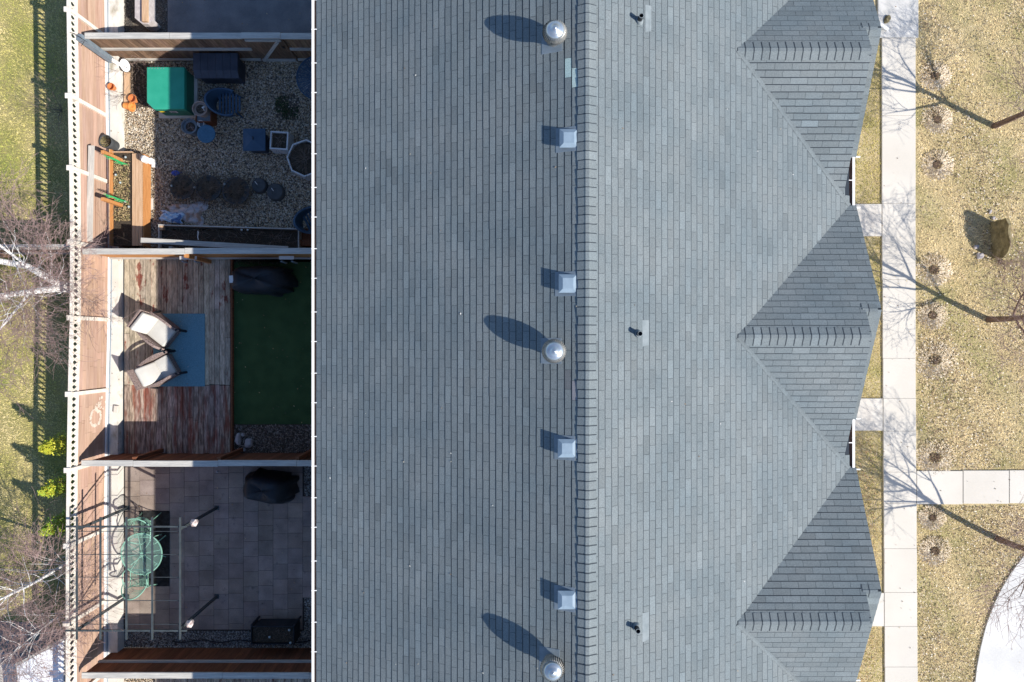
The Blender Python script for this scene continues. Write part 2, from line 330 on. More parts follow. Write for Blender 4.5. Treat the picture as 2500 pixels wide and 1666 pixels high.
# small pavers of the patio
b_ = MB(); z1 = .045; cols_x = [305 + 36.15*i for i in range(13)]
for i, x in enumerate(cols_x):
    off = [1139+16, 1139+34, 1139-2, 1139+16][i % 4] if i % 2 else 1139 + [0, 18][(i//2) % 2]
    y = off - 37
    while y < 1538:
        a, c = max(y, 1138), min(y+36.8, 1538 if i < 12 else 1460)
        if c - a > 4 and not (i == 12 and a < 1200):
            t = rnd.uniform(.86, 1.12); b_.col = (t*rnd.uniform(.98,1.03), t, t*rnd.uniform(.96,1.05))
            p, q = W(x+.35, c-.35, z1), W(x+36.15-.35, a+.35, z1)
            b_.box((p.x,p.y,0),(q.x,q.y,z1 + rnd.uniform(-.0015,.0015)))
        y += 36.8
struct('paver_patio', b_, M['paver'])
yard('paver_joints', 300, 1136, 742, 1540, .036, M['gap'])
# wooden deck of yard three, and the strip of deck in the yard at the bottom edge
def deck(x0, x1, y0, y1, z, n, m, name):
    b = MB(); w_ = (x1-x0)/n
    for i in range(n):
        xa, xb = x0+i*w_+.5, x0+(i+1)*w_-.5
        cuts = sorted([y0+rnd.uniform(-1,1)] + ([rnd.uniform(y0+90, y1-90)] if rnd.random() < .45 else []) + [y1+rnd.uniform(-1,1)])
        for a, c in zip(cuts, cuts[1:]):
            t = rnd.uniform(.74, 1.14); b.col = (t, t*rnd.uniform(.96,1.02), t*rnd.uniform(.92,1.02))
            p, q = W(xa, c-.4, z), W(xb, a+.4, z)
            b.box((p.x,p.y,z-.03),(q.x,q.y,z+rnd.uniform(-.002,.002)))
    return b
d_ = thing('deck', 'weathered wooden deck with flaking red paint under the blue rug', 'deck', W(432, 868, 0))
deck(303, 562, 628, 940, .15, 20, None, '').build('floor_boards', M['deck'], d_)
deck(303, 562, 941, 1108, .15, 20, None, '').build('floor_boards', M['deck_red'], d_)
b_ = MB(); p, q = W(303.5,1107.5,.1), W(561.5,628.5,.1); b_.box((p.x,p.y,.01),(q.x,q.y,.115)); b_.build('joists', M['gap'], d_)
b_ = MB(); p, q = W(562.3,1108,.14), W(567,628,.14); b_.box((p.x,p.y,.0),(q.x,q.y,.14)); b_.build('fascia_board', M['div_red'], d_)
d2 = thing('deck', 'strip of grey boarded deck along the very bottom edge beside the house', 'deck', W(570, 1700, 0))
deck(378, 790, 1655, 1860, .1, 26, None, '').build('floor_boards', M['deck'], d2)
# ------------------------------------------------------------------ the townhouse row
ZR, XR, MS = 7.07, 1.206, .443
XE, ZE = -3.757, ZR - MS*(XR+3.757)
XF = 6.569
house = thing('townhouse', 'long townhouse block with grey asphalt shingle roof and gabled front', 'house', (0,0,0))
cs, sn = 1/math.hypot(1,MS), MS/math.hypot(1,MS)
EXP, TAB, TH = .1232, .3155, .0095
def tone():
    t = 1 + rnd.gauss(0, .046)
    if rnd.random() < .06: t *= rnd.uniform(1.05, 1.13)
    if rnd.random() < .04: t *= .9
    return t
BASE = (.141, .165, .176)
def shingles(mb, O, u, v, n, nrow, urange, skip=None, e=EXP, first=0.0, vmax=None, ew=.015, gap=.0025):
    O, u, v, n = map(Vector, (O, u, v, n))
    for i in range(nrow):
        va = first + i*e; vb = va + e
        if vmax is not None: vb = min(vb, vmax)
        if vb - va < .01: continue
        ua, ub = urange((va+vb)/2)
        off = (0.5 if i % 2 else 0)*TAB + rnd.uniform(-.012, .012)
        k = math.floor((ua-off)/TAB)
        while True:
            a, c = off+k*TAB, off+(k+1)*TAB; k += 1
            if a >= ub: break
            a2, c2 = max(a, ua), min(c, ub)
            if c2 - a2 < .012: continue
            if skip and skip(a2, c2, va): continue
            ga = gap if a2 == a else 0; gc = gap if c2 == c else 0
            a2 += ga; c2 -= gc; j = rnd.uniform(-.0022, .0022); th = TH + rnd.uniform(-.001, .0015)
            ctr = O + u*(a2+c2)/2 + v*va
            t = tone(); tint = rnd.uniform(-.014, .014); col = (BASE[0]*t*(1+tint), BASE[1]*t, BASE[2]*t*(1-tint*.5))
            for (ox, oy, r_, cc) in PATCH:
                if abs(ctr.x-ox) < .06 and abs(ctr.y-oy) < r_: col = cc
            P = lambda a, b_, h: O + u*a + v*b_ + n*h
            mb.cur = 0; mb.col = col
            mb.add([P(a2,va+j+.0012,th),P(c2,va+j+.0012,th),P(c2,vb+.008,.0012),P(a2,vb+.008,.0012)], [(0,1,2,3)])
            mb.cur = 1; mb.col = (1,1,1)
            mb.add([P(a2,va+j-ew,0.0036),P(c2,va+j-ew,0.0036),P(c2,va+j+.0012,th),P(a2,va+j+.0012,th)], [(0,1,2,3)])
def zroof(X): return ZR - MS*abs(X-XR)
def RP(px, py):                             # pixel -> point on the main roof planes
    z = 6.5
    for _ in range(30):
        p = W(px, py, z); z = zroof(p.x)
    return W(px, py, z)
def _pt(px, py, r_, c): p = RP(px, py); return (p.x, p.y, r_, c)
PATCH = [_pt(1381,187,.17,(.30,.40,.40)), _pt(1399,205,.12,(.34,.43,.42)), _pt(1394,940,.17,(.19,.19,.21)), _pt(1377,938,.17,(.115,.125,.135))]
YT, YB = 9.8, -14.2; LY = YT-YB
LL = (XR-XE)/cs                              # slope length
mb = MB()
# left slope: u runs along -Y->+Y, v upslope (+X, +Z)
nl = Vector((-sn,0,cs)); vl = Vector((cs,0,sn))
mb.cur = 1; mb.add([Vector((XE,YB,ZE))-nl*.001, Vector((XE,YT,ZE))-nl*.001, Vector((XR,YT,ZR))-nl*.001, Vector((XR,YB,ZR))-nl*.001], [(3,2,1,0)])
shingles(mb, (XE,YB,ZE), (0,1,0), vl, nl, 45, lambda v: (0, LY), vmax=LL)
# right slope
nr = Vector((sn,0,cs)); vr = Vector((-cs,0,sn)); ZF = zroof(XF); LR = (XF-XR)/cs
GY = [5.195, .082, -5.03]; HW = 2.556; ZG = ZF + MS*HW; XG0 = XF - HW
def hid(a, c, va):
    X = XF - va*cs
    for gy in GY:
        lo, hi = YB+a-gy, YB+c-gy
        if max(abs(lo), abs(hi)) < (X-XG0) - .14: return True
    return False
mb.cur = 1; mb.add([Vector((XF,YB,ZF))-nr*.001, Vector((XF,YT,ZF))-nr*.001, Vector((XR,YT,ZR))-nr*.001, Vector((XR,YB,ZR))-nr*.001], [(0,1,2,3)])
shingles(mb, (XF,YB,ZF), (0,1,0), vr, nr, 48, lambda v: (0, LY), skip=hid, vmax=LR, ew=.014)
# cross gables on the right: main gable plus the lower asymmetric front gable
XM, XO, FD = 6.42, 6.706, .48
for gy in GY:
    nu, vu = Vector((0,sn,cs)), Vector((0,-cs,sn))       # upper face (towards +Y)
    nlw, vlw = Vector((0,-sn,cs)), Vector((0,cs,sn))     # lower face
    L = HW/cs
    for (nn, vv, sgn) in ((nu, vu, 1), (nlw, vlw, -1)):
        O = Vector((0, gy+sgn*HW, ZF))
        for (xm, d0, d1) in (((XO, FD, HW), (XM, 0, FD)) if sgn > 0 else ((XM, 0, HW),)):
            pts = [Vector((XG0+d1-.02, gy+sgn*d1, ZF+MS*(HW-d1))), Vector((xm, gy+sgn*d1, ZF+MS*(HW-d1))), Vector((xm, gy+sgn*d0, ZF+MS*(HW-d0))), Vector((XG0+d0-.02, gy+sgn*d0, ZF+MS*(HW-d0)))]
            mb.cur = 1; mb.add([p-nn*.001 for p in pts], [(3,2,1,0) if sgn > 0 else (0,1,2,3)])
        def ur(v, sgn=sgn):
            d = HW - v*cs
            return (XG0 + d - .10, XO if (sgn > 0 and d > FD) else XM)
        shingles(mb, O, (1,0,0), vv, nn, 24, ur, vmax=L, ew=.012 if sgn > 0 else .015)
    # front gable's lower slope: a narrow band of rake shingles
    fy, fz = gy+FD, ZF+MS*(HW-FD); Lf = (FD+1.61)/cs; O = Vector((XM-.10, gy-1.61, fz-MS*(FD+1.61)))
    e = Lf/16
    for i in range(16):
        t = tone(); mb.cur = 0; mb.col = tuple(c*t for c in BASE); va, vb = i*e, i*e+e+.006
        P = lambda a, b_, h: O + Vector((1,0,0))*a + vlw*b_ + nlw*h
        wd = XO-XM+.10
        mb.add([P(0,va,.011),P(wd,va,.011),P(wd,vb,.001),P(0,vb,.001)], [(0,1,2,3)])
        mb.cur = 1; mb.col = (1,1,1)
        mb.add([P(0,va-.005,-.001),P(wd,va-.005,-.001),P(wd,va,.011),P(0,va,.011)], [(0,1,2,3)])
roof = mb.build('roof', [M['shingle'], M['shingle_edge']], house)
# ridge caps: overlapping bent shingles
def caps(mb, A, B, d_side, step, half, m_=MS, rise=.013, th=.010, rev=False, wob=.006):
    A, B = Vector(A), Vector(B); D = (B-A); n = int(D.length/step); D.normalize(); sd = Vector(d_side)
    for i in range(n+1):
        a = A + D*step*i; b = a + D*(step+.02)
        if rev: a, b = b, a
        t = tone(); hw = half + rnd.uniform(-wob, wob); j = rnd.uniform(-.006,.006)
        prof = [(-hw, 0), (-hw*.35, .012*0+0), (-.03, .0), (.03, .0), (hw*.35, 0), (hw, 0)]
        def ring(p, lift):
            return [p + sd*s_ + Vector((0,0,-m_*abs(s_) + (m_*.03 if abs(s_) <= .03 else 0) - (m_*.012 if abs(s_) <= .03 else 0) + rise + lift)) for s_, _ in prof]
        r0 = ring(a + D*j, th); r1 = ring(b, 0); rb = ring(a + D*j, .0035)
        mb.cur = 0; mb.col = tuple(c*t for c in BASE)
        k = len(prof)
        q = [(i2, i2+1, k+i2+1, k+i2) for i2 in range(k-1)]
        mb.add(r0+r1, q)
        mb.add([r0[0], r1[0], r1[0]-Vector((0,0,.02)), r0[0]-Vector((0,0,.025))], [(0,1,2,3)])
        mb.add([r0[-1], r1[-1], r1[-1]-Vector((0,0,.02)), r0[-1]-Vector((0,0,.025))], [(0,1,2,3)])
        mb.cur = 1; mb.col = (1,1,1)
        off = -D*.018 if not rev else D*.018
        mb.add([p+off for p in rb] + r0, q)
mc = MB(); caps(mc, (XR,YT,ZR), (XR,YB,ZR), (1,0,0), .147, .153, th=.013, wob=.01)
mc.build('ridge_cap', [M['shingle'], M['cap_edge']], house)
for gy in GY:
    mc = MB(); caps(mc, (XG0+.02,gy,ZG), (XM-.12,gy,ZG), (0,1,0), .146, .162, rise=.008, th=.008)
    mc.build('ridge_cap', [M['shingle'], M['cap_edge']], house)
    mc = MB(); caps(mc, (XM-.06,gy+FD,fz:=ZF+MS*(HW-FD)), (XO-.10,gy+FD,fz), (0,1,0), .13, .12, rise=.006, th=.006)
    mc.build('ridge_cap', [M['shingle'], M['cap_edge']], house)
# woven valleys: a smooth cut band of shingle where each gable meets the main slope
for gy in GY:
    for sg in (-1,):
        mv = MB(); n_ = 24
        for i in range(n_):
            fa, fb = i/n_, (i+1)/n_; tn = tone(); mv.col = tuple(c*tn*.97 for c in BASE); rows = []
            for f in (fa, fb):
                d = f*(HW-.02) + .02; X = XG0 + d; a_, g_ = .034, .030
                zm = lambda x: ZR - MS*(x-XR)
                c_ = Vector((X, gy+sg*d, zm(X)+.018))
                m1 = Vector((X-a_, gy+sg*(d+a_*.6), zm(X-a_)+.0125)); g1 = Vector((X+g_, gy+sg*(d-g_*.6), ZG-MS*(d-g_*.6)+.0125))
                rows.append((m1, c_, g1))
            (a0,a1,a2),(b0,b1,b2) = rows
            mv.add([a0,a1,a2,b0,b1,b2], [(0,1,4,3),(1,2,5,4)] if sg > 0 else [(3,4,1,0),(4,5,2,1)])
        mv.build('valley', M['shingle'], house)
# light slot vent line beside the cap (lower edge of the ridge cap on the left slope)
b_ = MB()
for k in range(155):
    y = YT - k*.15; x = XR - .158
    b_.bar((x, y, zroof(x)+.007), (x, y-.135, zroof(x)+.007), .008, .004)
b_.build('nail_strip', M['flash_blue'], house)
# fascias
b_ = MB()
for gy in GY:
    for (x, y0, y1, off) in ((XM-.012, gy-HW, gy+FD, 0), (XO-.012, gy+FD, gy+HW, 0), (XO-.012, gy-1.61, gy+FD, 1)):
        def zz(y): return (ZF+MS*(HW-abs(y-gy))) if not off else (ZF+MS*(HW-FD) - MS*abs(y-gy-FD))
        seq = [y0] + ([gy] if y0 < gy < y1 and not off else []) + [y1]
        for a, c in zip(seq, seq[1:]):
            b_.add([(x,a,zz(a)-.16),(x,c,zz(c)-.16),(x,c,zz(c)-.004),(x,a,zz(a)-.004),(x-.02,a,zz(a)-.16),(x-.02,c,zz(c)-.16),(x-.02,c,zz(c)-.004),(x-.02,a,zz(a)-.004)],
                   [(0,1,2,3),(7,6,5,4),(0,4,5,1),(3,2,6,7)])
b_.build('fascia', M['white_metal'], house)
# walls
b_ = MB(); b_.box((-3.35,-14,0),(6.05,9.7,4.62)); 
for gy in GY: b_.add([(6.3,gy-1.55,4.6),(6.3,gy+2.3,4.6),(6.3,gy+.1,5.55),(5.5,gy-1.55,4.6),(5.5,gy+2.3,4.6),(5.5,gy+.1,5.55)], [(0,1,2),(0,3,4,1),(0,2,5,3),(1,4,5,2)])
for gy in GY: b_.box((6.0,gy-1.5,0),(6.28,gy+2.2,4.6))
b_.build('wall', M['siding'], house)
for yc, kind in ((7.9,0),(5.9,1),(3.4,0),(.2,1),(-1.6,0),(-4.0,1),(-6.2,0),(-8.6,1)):
    b_ = MB()
    if kind: b_.box((-3.40,yc-.85,.08),(-3.352,yc+.85,2.1)); nm = 'patio_door'
    else: b_.box((-3.40,yc-.55,.95),(-3.352,yc+.55,2.0)); nm = 'window'
    o = b_.build(nm, M['white_metal'], house)
    b_ = MB(); z0, z1 = (.18,2.0) if kind else (1.03,1.92); hw = .78 if kind else .48
    b_.box((-3.404,yc-hw,z0),(-3.401,yc-.02,z1)); b_.box((-3.404,yc+.02,z0),(-3.401,yc+hw,z1)); b_.build('pane', M['window_glass'], o)
for yc in (6.2, 3.9, 1.1, -1.2, -4.0, -6.3):
    b_ = MB(); b_.box((6.282,yc-.45,.1),(6.32,yc+.45,2.1)); b_.build('door', M['white_metal'], house)
# gutters: white rolled rim, brown trough, white hanger straps
def gutter(x_in, x_out, z, y0, y1, brackets, name='gutter'):
    s_ = 1 if x_out > x_in else -1; b = MB()
    b.cur = 0
    xa, xb = x_in, x_out
    lo, hi = min(xb, xb-s_*.012), max(xb, xb-s_*.012)
    b.box((lo, y0, z-.10), (hi, y1, z+.008)); lo, hi = sorted((xb+s_*.0, xb-s_*.048)); b.box((lo, y0, z+.008), (hi, y1, z+.018))
    b.cur = 1
    lo, hi = sorted((xa, xb-s_*.012)); b.box((lo, y0, z-.105), (hi, y1, z-.06)); 
    lo, hi = sorted((xa-s_*.02, xa)); b.box((lo, y0, z-.105), (hi, y1, z-.004))
    b.cur = 0
    for y in (y0, y1): b.box((min(xa,xb), y-.006, z-.10), (max(xa,xb), y+.006, z+.012))
    o = b.build(name, [M['white_metal'], M['brown_metal']], house)
    for y in brackets:
        b = MB(); b.box((min(xa,xb)-.004, y-.008, z+.018), (max(xa,xb), y+.008, z+.023)); b.build('gutter_bracket', M['white_metal'], o)
    return o
gb = [8.95-.598*k + [0,.03,-.02,.01][k % 4] for k in range(38)]
gutter(XE+.006, XE-.093, ZE-.008, YB, YT, gb)
for gy in (GY[0], GY[1], GY[2]):
    y1 = gy-1.61; y0 = gy-HW-.02
    if y0 < -9: continue
    gutter(XF-.004, 6.682, ZF-.012, y0, y1, [(y0+y1)/2+.03])
    for y in (y0-.012, y1+.012):
        b_ = MB(); b_.box((6.60,y-.011,ZF-.06),(6.80,y+.011,ZF-.015)); b_.box((6.625,y-.10 if y<y0+.1 else y+.011,ZF-.09),(6.66,y-.011 if y<y0+.1 else y+.10,ZF-.02))
        b_.build('gutter_return', M['white_metal'], house)
# roof fittings
def on(px, py): p = RP(px, py); return p
def turbine(px_top, py_top):
    h = .43; z = 7.3
    for _ in range(20):
        p = W(px_top, py_top, z); z = zroof(p.x) + h
    p = W(px_top, py_top, z); g = Vector((p.x, p.y, zroof(p.x)))
    fl = MB(Matrix.Translation(g) @ Matrix.Rotation(-math.atan(MS), 4, 'Y'))
    fl.cbox((-.03,-.0,.008),(.36,.42,.006), 0, .003)
    r = fl.build('roof_turbine', M['flash_blue'], house)
    b = MB(); b.lathe([(.118,-.05),(.118,.08),(.126,.08),(.126,.10),(.118,.10),(.118,.15)], g, 28); b.build('vent_pipe', M['galv_dull'], r, smooth=False)
    gh = g; g = g + Vector((0,0,.03)); b = MB()
    n = 34
    for k in range(n):                                   # curved louvre blades
        t0 = 2*PI*k/n; prof = [(.135,.13),(.178,.17),(.196,.22),(.190,.27),(.165,.31),(.128,.335)]
        vs = []; 
        for (rr, zz) in prof:
            for dt, dr in ((0, 0), (.165, .014)): vs.append((g.x+(rr+dr-.007)*math.cos(t0+dt), g.y+(rr+dr-.007)*math.sin(t0+dt), g.z+zz))
        b.add(vs, [(2*i, 2*i+1, 2*i+3, 2*i+2) for i in range(5)])
    b.lathe([(.14,.12),(.15,.12),(.15,.135),(.14,.135)], g, 28)
    b.build('turbine_blades', M['galv_dull'], r)
    b = MB(); b.lathe([(.148,.326),(.150,.334),(.135,.358),(.100,.378),(.060,.387),(.058,.393),(.03,.402),(.012,.406),(.010,.414),(0,.416)], g, 36); b.build('dome', M['galv'], r, smooth=True)
    b = MB(); b.lathe([(.0,.13),(.13,.15),(.15,.22),(.13,.31),(0,.32)], g, 20); b.build('core', M['black_plastic'], r)
turbine(1356, 68); turbine(1354, 858); turbine(1350, 1645)
def box_vent(px, py):                                   # pixel of the hood's top centre
    h = .10; z = 7
    for _ in range(20):
        p = W(px, py, z); z = zroof(p.x) + h
    g = Vector((p.x, p.y, zroof(p.x)))
    T = Matrix.Translation(g) @ Matrix.Rotation(-math.atan(MS), 4, 'Y')
    fl = MB(T); fl.cbox((-.035,0,.008),(.36,.40,.006), 0, .003); r = fl.build('roof_vent', M['flash_blue'], house)
    b = MB(Matrix.Translation(g)); b.box((-.115,-.11,-.1),(.115,.11,.07)); b.build('vent_throat', M['vent_paint'], r)
    b = MB(Matrix.Translation(g)); a, t = .148, .085
    vs = []
    for (x0, x1, y, zz) in ((-a,a,a,.032),(-a,a,a,.058),(-t,t-.0,t,.10)): vs += [(x0,-y,zz),(x1,-y,zz),(x1,y,zz),(x0,y,zz)]
    b.add(vs, [(3,2,1,0),(8,9,10,11)] + [(k*4+i, k*4+(i+1)%4, k*4+4+(i+1)%4, k*4+4+i) for k in range(2) for i in range(4)])
    b.box((a-.006,-a-.006,.04),(a+.014,a+.006,.075))
    b.build('hood', M['vent_paint'], r)
for q in ((1389,336),(1387,692),(1385,1096),(1385,1468)): box_vent(*q)
def plumb(px, py, flx0, fly0, flx1, fly1):              # pixel of the pipe mouth and of the flashing plate
    z = 6.7
    for _ in range(20):
        p = W(px, py, z); z = zroof(p.x) + .20
    g = Vector((p.x, p.y, zroof(p.x))); T = Matrix.Translation(g) @ Matrix.Rotation(math.atan(MS), 4, 'Y')
    a, c = RP(flx0, fly0), RP(flx1, fly1)
    fl = MB(); x0, x1 = a.x, c.x
    fl.add([(x0,c.y,zroof(x0)+.011),(x1,c.y+.03,zroof(x1)+.011),(x1,a.y,zroof(x1)+.011),(x0,a.y,zroof(x0)+.011)], [(0,1,2,3)])
    fl.lathe([(.075,-.03),(.06,.05),(.05,.07)], g, 20)
    r = fl.build('plumbing_vent', M['flash'], house)
    b = MB(); b.lathe([(.040,.0),(.040,.198),(.037,.2),(.033,.198),(.033,.02)], g, 20); b.build('pipe', M['black_plastic'], r, smooth=True)
    b = MB(); b.lathe([(.0405,.19),(.0415,.203),(.035,.203),(.035,.18)], g, 20, cap=False); b.build('pipe_rim', M['flash'], r, smooth=True)
plumb(1566, 38, 1575, 12, 1590, 82); plumb(1563, 815, 1568, 782, 1584, 847); plumb(1558, 1542, 1568, 1497, 1584, 1565)
# ------------------------------------------------------------------ fences
# left fence follows a slightly bowed line; base stands on the low concrete ledge (z = .30)
ZL = .30
def interp(tab, y):
    for (a, xa), (b, xb) in zip(tab, tab[1:]):
        if y <= b: return xa + (xb-xa)*(y-a)/(b-a)
    return tab[-1][1]
BT = [(-260,256),(0,257),(285,261),(430,264),(610,266),(780,265),(955,261),(1137,258),(1310,256.5),(1500,256),(1900,256)]
def fx(y_world):                           # fence line x at a world y, on the ledge
    py = 833 - y_world*F/(H-ZL); return (interp(BT, py)-1250)*(H-ZL)/F
posts_py = [-130, 92, 285, 446, 612, 781, 952, 1122, 1291, 1465, 1640, 1815]   # base pixels on the ledge
PY = [(833-p)*(H-ZL)/F for p in posts_py]
fence = thing('lattice_fence', 'long tan board fence topped with pale diamond lattice between lawn and yards', 'fence', (fx(0), 0, 0))
for k in range(len(PY)-1):
    ya, yb = PY[k+1], PY[k]; xa, xb = fx(ya), fx(yb); d = Vector((xb-xa, yb-ya, 0)); L = d.length; d.normalize(); nn = Vector((d.y, -d.x, 0))
    A = Vector((xa, ya, 0))
    def PT(s_, off, z): return A + d*s_ + nn*off + Vector((0,0,z))
    b = MB()
    zb = ZL+.02
    while zb < 1.44:
        zt = min(zb+.142, 1.475); s0 = 0
        segs = [0, L] if k < 4 else sorted([0, L] + [rnd.uniform(.3, L-.3) for _ in range(2)])
        for a, c in zip(segs, segs[1:]):
            t = rnd.uniform(.86, 1.12); b.col = (t, t*rnd.uniform(.97,1.02), t*rnd.uniform(.95,1.03)); o1 = rnd.uniform(-.003,.003)
            vs = [PT(a+.002,-.02,zb),PT(c-.002,-.02,zb),PT(c-.002,.006+o1,zb),PT(a+.002,.006+o1,zb),PT(a+.002,-.02,zt-.002),PT(c-.002,-.02,zt-.002),PT(c-.002,-.004+o1,zt-.002),PT(a+.002,-.004+o1,zt-.002)]
            b.add(vs, [(0,3,2,1),(4,5,6,7),(0,1,5,4),(1,2,6,5),(2,3,7,6),(3,0,4,7)])
        zb += .145
    b.build('board_panel', M['fence_board'], fence)
    b = MB(); z0, z1 = 1.53, 1.755; p = .1475; hh = z1-z0
    n_ = int(L/p)+2; ph = .02 if k % 2 else .06
    for i in range(-2, n_):
        for sg in (1, -1):
            s0 = i*p+ph - sg*(z0-(1.64-p))/-2 if False else i*p+ph + sg*(z0-(1.64-p))/2; run = hh/2
            q0, q1 = s0, s0+sg*run
            za, zc = z0, z1; u0, u1 = q0, q1
            if min(u0,u1) < 0 or max(u0,u1) > L:
                lo_, hi_ = 0, L
                f0 = max(0, min(1, (lo_-u0)/(u1-u0))) if u1 != u0 else 0
                if sg > 0:
                    ta = max(0, (lo_-u0)/run); tb = min(1, (hi_-u0)/run)
                else:
                    ta = max(0, (u0-hi_)/run); tb = min(1, (u0-lo_)/run)
                if tb-ta < .05: continue
                za, zc = z0+ta*hh, z0+tb*hh; u0, u1 = u0+(u1-u0)*ta, u0+(u1-u0)*tb
            b.bar(PT(u0, -.007 if sg > 0 else .004, za), PT(u1, -.007 if sg > 0 else .004, zc), .009, .037, up=(0,0,1))
    b.build('lattice_panel', M['lattice'], fence)
    b = MB()
    for (z0, z1, o0, o1) in ((1.475,1.535,-.028,.022),(1.745,1.80,-.04,.03)):
        b.add([PT(0,o0,z0),PT(L,o0,z0),PT(L,o1,z0),PT(0,o1,z0),PT(0,o0,z1),PT(L,o0,z1),PT(L,o1,z1),PT(0,o1,z1)],
              [(0,3,2,1),(4,5,6,7),(0,1,5,4),(1,2,6,5),(2,3,7,6),(3,0,4,7)])
    b.build('top_rail', M['lattice'], fence)
    b = MB(); b.add([PT(0,.012,ZL+.006),PT(L,.012,ZL+.006),PT(L,.05,ZL+.006),PT(0,.05,ZL+.006),PT(0,.012,ZL+.075),PT(L,.012,ZL+.075),PT(L,.05,ZL+.075),PT(0,.05,ZL+.075)],
              [(0,3,2,1),(4,5,6,7),(0,1,5,4),(1,2,6,5),(2,3,7,6),(3,0,4,7)])
    b.build('kick_rail', M['white_metal'], fence)
    b = MB(); x = fx(yb)
    b.box((x-.045, yb-.045, ZL if k else ZL), (x+.055, yb+.045, 1.80)); b.build('post', M['grey_wood'] if False else M['lattice'], fence)
    b = MB(); b.box((x-.09, yb-.06, 1.80), (x+.06, yb+.06, 1.83)); b.build('post_cap', M['lattice'], fence)
# stain on the boards of the third yard: a ring of pale paint
b = MB()
for k in range(46):
    t = k/46*2*PI; yy = -1.93 + .20*math.cos(t)*1.0; zz = .78 + .22*math.sin(t); 
    r_ = rnd.uniform(.02, .06); yy += rnd.gauss(0,.015); zz += rnd.gauss(0,.02)
    x = fx(yy)+.0085
    b.add([(x, yy+r_*math.cos(a)*rnd.uniform(.6,1.2), zz+r_*math.sin(a)*rnd.uniform(.6,1.2)) for a in [i*PI/3 for i in range(6)]], [tuple(range(6))])
for k in range(22):
    yy = -1.62 + rnd.gauss(0,.09); zz = .62+rnd.gauss(0,.09); r_ = rnd.uniform(.02,.05); x = fx(yy)+.0095
    b.add([(x, yy+r_*math.cos(a)*rnd.uniform(.6,1.2), zz+r_*math.sin(a)*rnd.uniform(.6,1.2)) for a in [i*PI/3 for i in range(6)]], [tuple(range(6))])
b.build('paint_stain', M['chalk'], fence)
# concrete ledge under the fence
b = MB(); n = 40
ys = [-11 + 22*i/n for i in range(n+1)]
for y0, y1 in zip(ys, ys[1:]):
    xs = [(fx(y)-.06, -10.19 + .25*(fx(y)+10.44)) for y in (y0, y1)]
    b.add([(xs[0][0],y0,0),(xs[0][1],y0,0),(xs[1][1],y1,0),(xs[1][0],y1,0),(xs[0][0],y0,ZL),(xs[0][1]-.01,y0,ZL),(xs[1][1]-.01,y1,ZL),(xs[1][0],y1,ZL)],
          [(4,5,6,7),(1,2,6,5),(3,0,4,7)])
tag(b.build('retaining_wall', M['ledge'], loc=(-10.3,0,0)), 'low pale concrete retaining wall running along the foot of the lattice fence', 'wall')
b = MB()
pts = [(fx(y)+.075+rnd.uniform(-.004,.004), y, ZL+.022) for y in [9.5-.4*i for i in range(48)]]
b.tube(pts, .011, 8); tag(b.build('conduit', M['pipe_blue'], loc=(-10.4,0,.3), smooth=True), 'thin blue grey pipe lying along the top of the retaining wall', 'pipe')
# dividers between the yards
def divider(label, y_face, side, x0, x1, H_, board, caps_px=None, rail_h=(.45,), gate=None, capm='grey_wood', capw=.14, post_side=1, posts=(), boards_lit=1.0):
    """vertical boards on line y = y_face; 'side' = +1 if the yard it is seen from lies at +Y"""
    f = thing('divider_fence', label, 'fence', ((x0+x1)/2, y_face, 0))
    b = MB(); x = x0; w_ = .138
    while x < x1:
        if gate and gate[0] < x < gate[1]: x += w_; continue
        t = rnd.uniform(.7, 1.2); b.col = (t, t*rnd.uniform(.95,1.03), t*rnd.uniform(.92,1.05)); o = rnd.uniform(-.003,.003)
        b.box((x+.003, y_face-.011+o, .03), (min(x+w_-.003,x1), y_face+.011+o, H_-.02)); x += w_
    b.build('board_panel', M[board], f)
    for h in rail_h:
        b = MB(); lo, hi = sorted((y_face+side*.013, y_face+side*.052)); 
        spans = [(x0, x1)] if not gate else [(x0, gate[0]-.02), (gate[1]+.02, x1)]
        for (a, c) in spans:
            if c-a > .1: b.box((a, lo, h), (c, hi, h+.085))
        b.build('rail', M[capm], f)
    xs = [x0] + list(posts) + [x1]
    for a, c in zip(xs, xs[1:]):
        if gate and a >= gate[0]-.01 and c <= gate[1]+.01: continue
        j = rnd.uniform(-.008,.008)
        b = MB(); b.box((a+.004, y_face-capw/2+j, H_-.018), (c-.004, y_face+capw/2+j, H_+.02)); b.build('cap_board', M[capm], f)
    for x in list(posts):
        b = MB(); lo, hi = sorted((y_face+side*.055*post_side, y_face+side*.145*post_side)); 
        if post_side < 0: lo, hi = sorted((y_face-side*.014, y_face-side*.1))
        b.box((x-.045, lo, .0), (x+.045, hi, H_-.03)); b.build('post', M[board], f)
    return f
xg0, xg1 = -6.55, -5.62
d1 = divider('grey topped board divider fence with a braced gate beside the green utility box', 7.40, -1, -10.36, -3.45, 1.44, 'div_board', rail_h=(.72,.08), gate=(xg0,xg1), posts=(-8.3,xg0,xg1), post_side=-1)
b = MB()
x = xg0
while x < xg1-.02:
    t = rnd.uniform(.7,1.15); b.col = (t,t,t); b.box((x+.003,7.372,.08),(min(x+.135,xg1-.003),7.392,1.44)); x += .138
gt = b.build('gate', M['div_board'], d1)
b = MB(); b.bar((xg0+.08,7.345,.16),(xg1-.1,7.345,1.3),.05,.09,up=(0,1,0)); b.build('brace', M['grey_wood'], gt)
for z_ in (.10, 1.28):
    b = MB(); b.box((xg0+.03,7.325,z_),(xg1-.03,7.37,z_+.08)); b.build('rail', M['grey_wood'], gt)
b = MB(); b.box((xg0-.005,7.33,1.44),(xg1+.005,7.47,1.475)); b.build('cap_board', M['grey_wood'], gt)
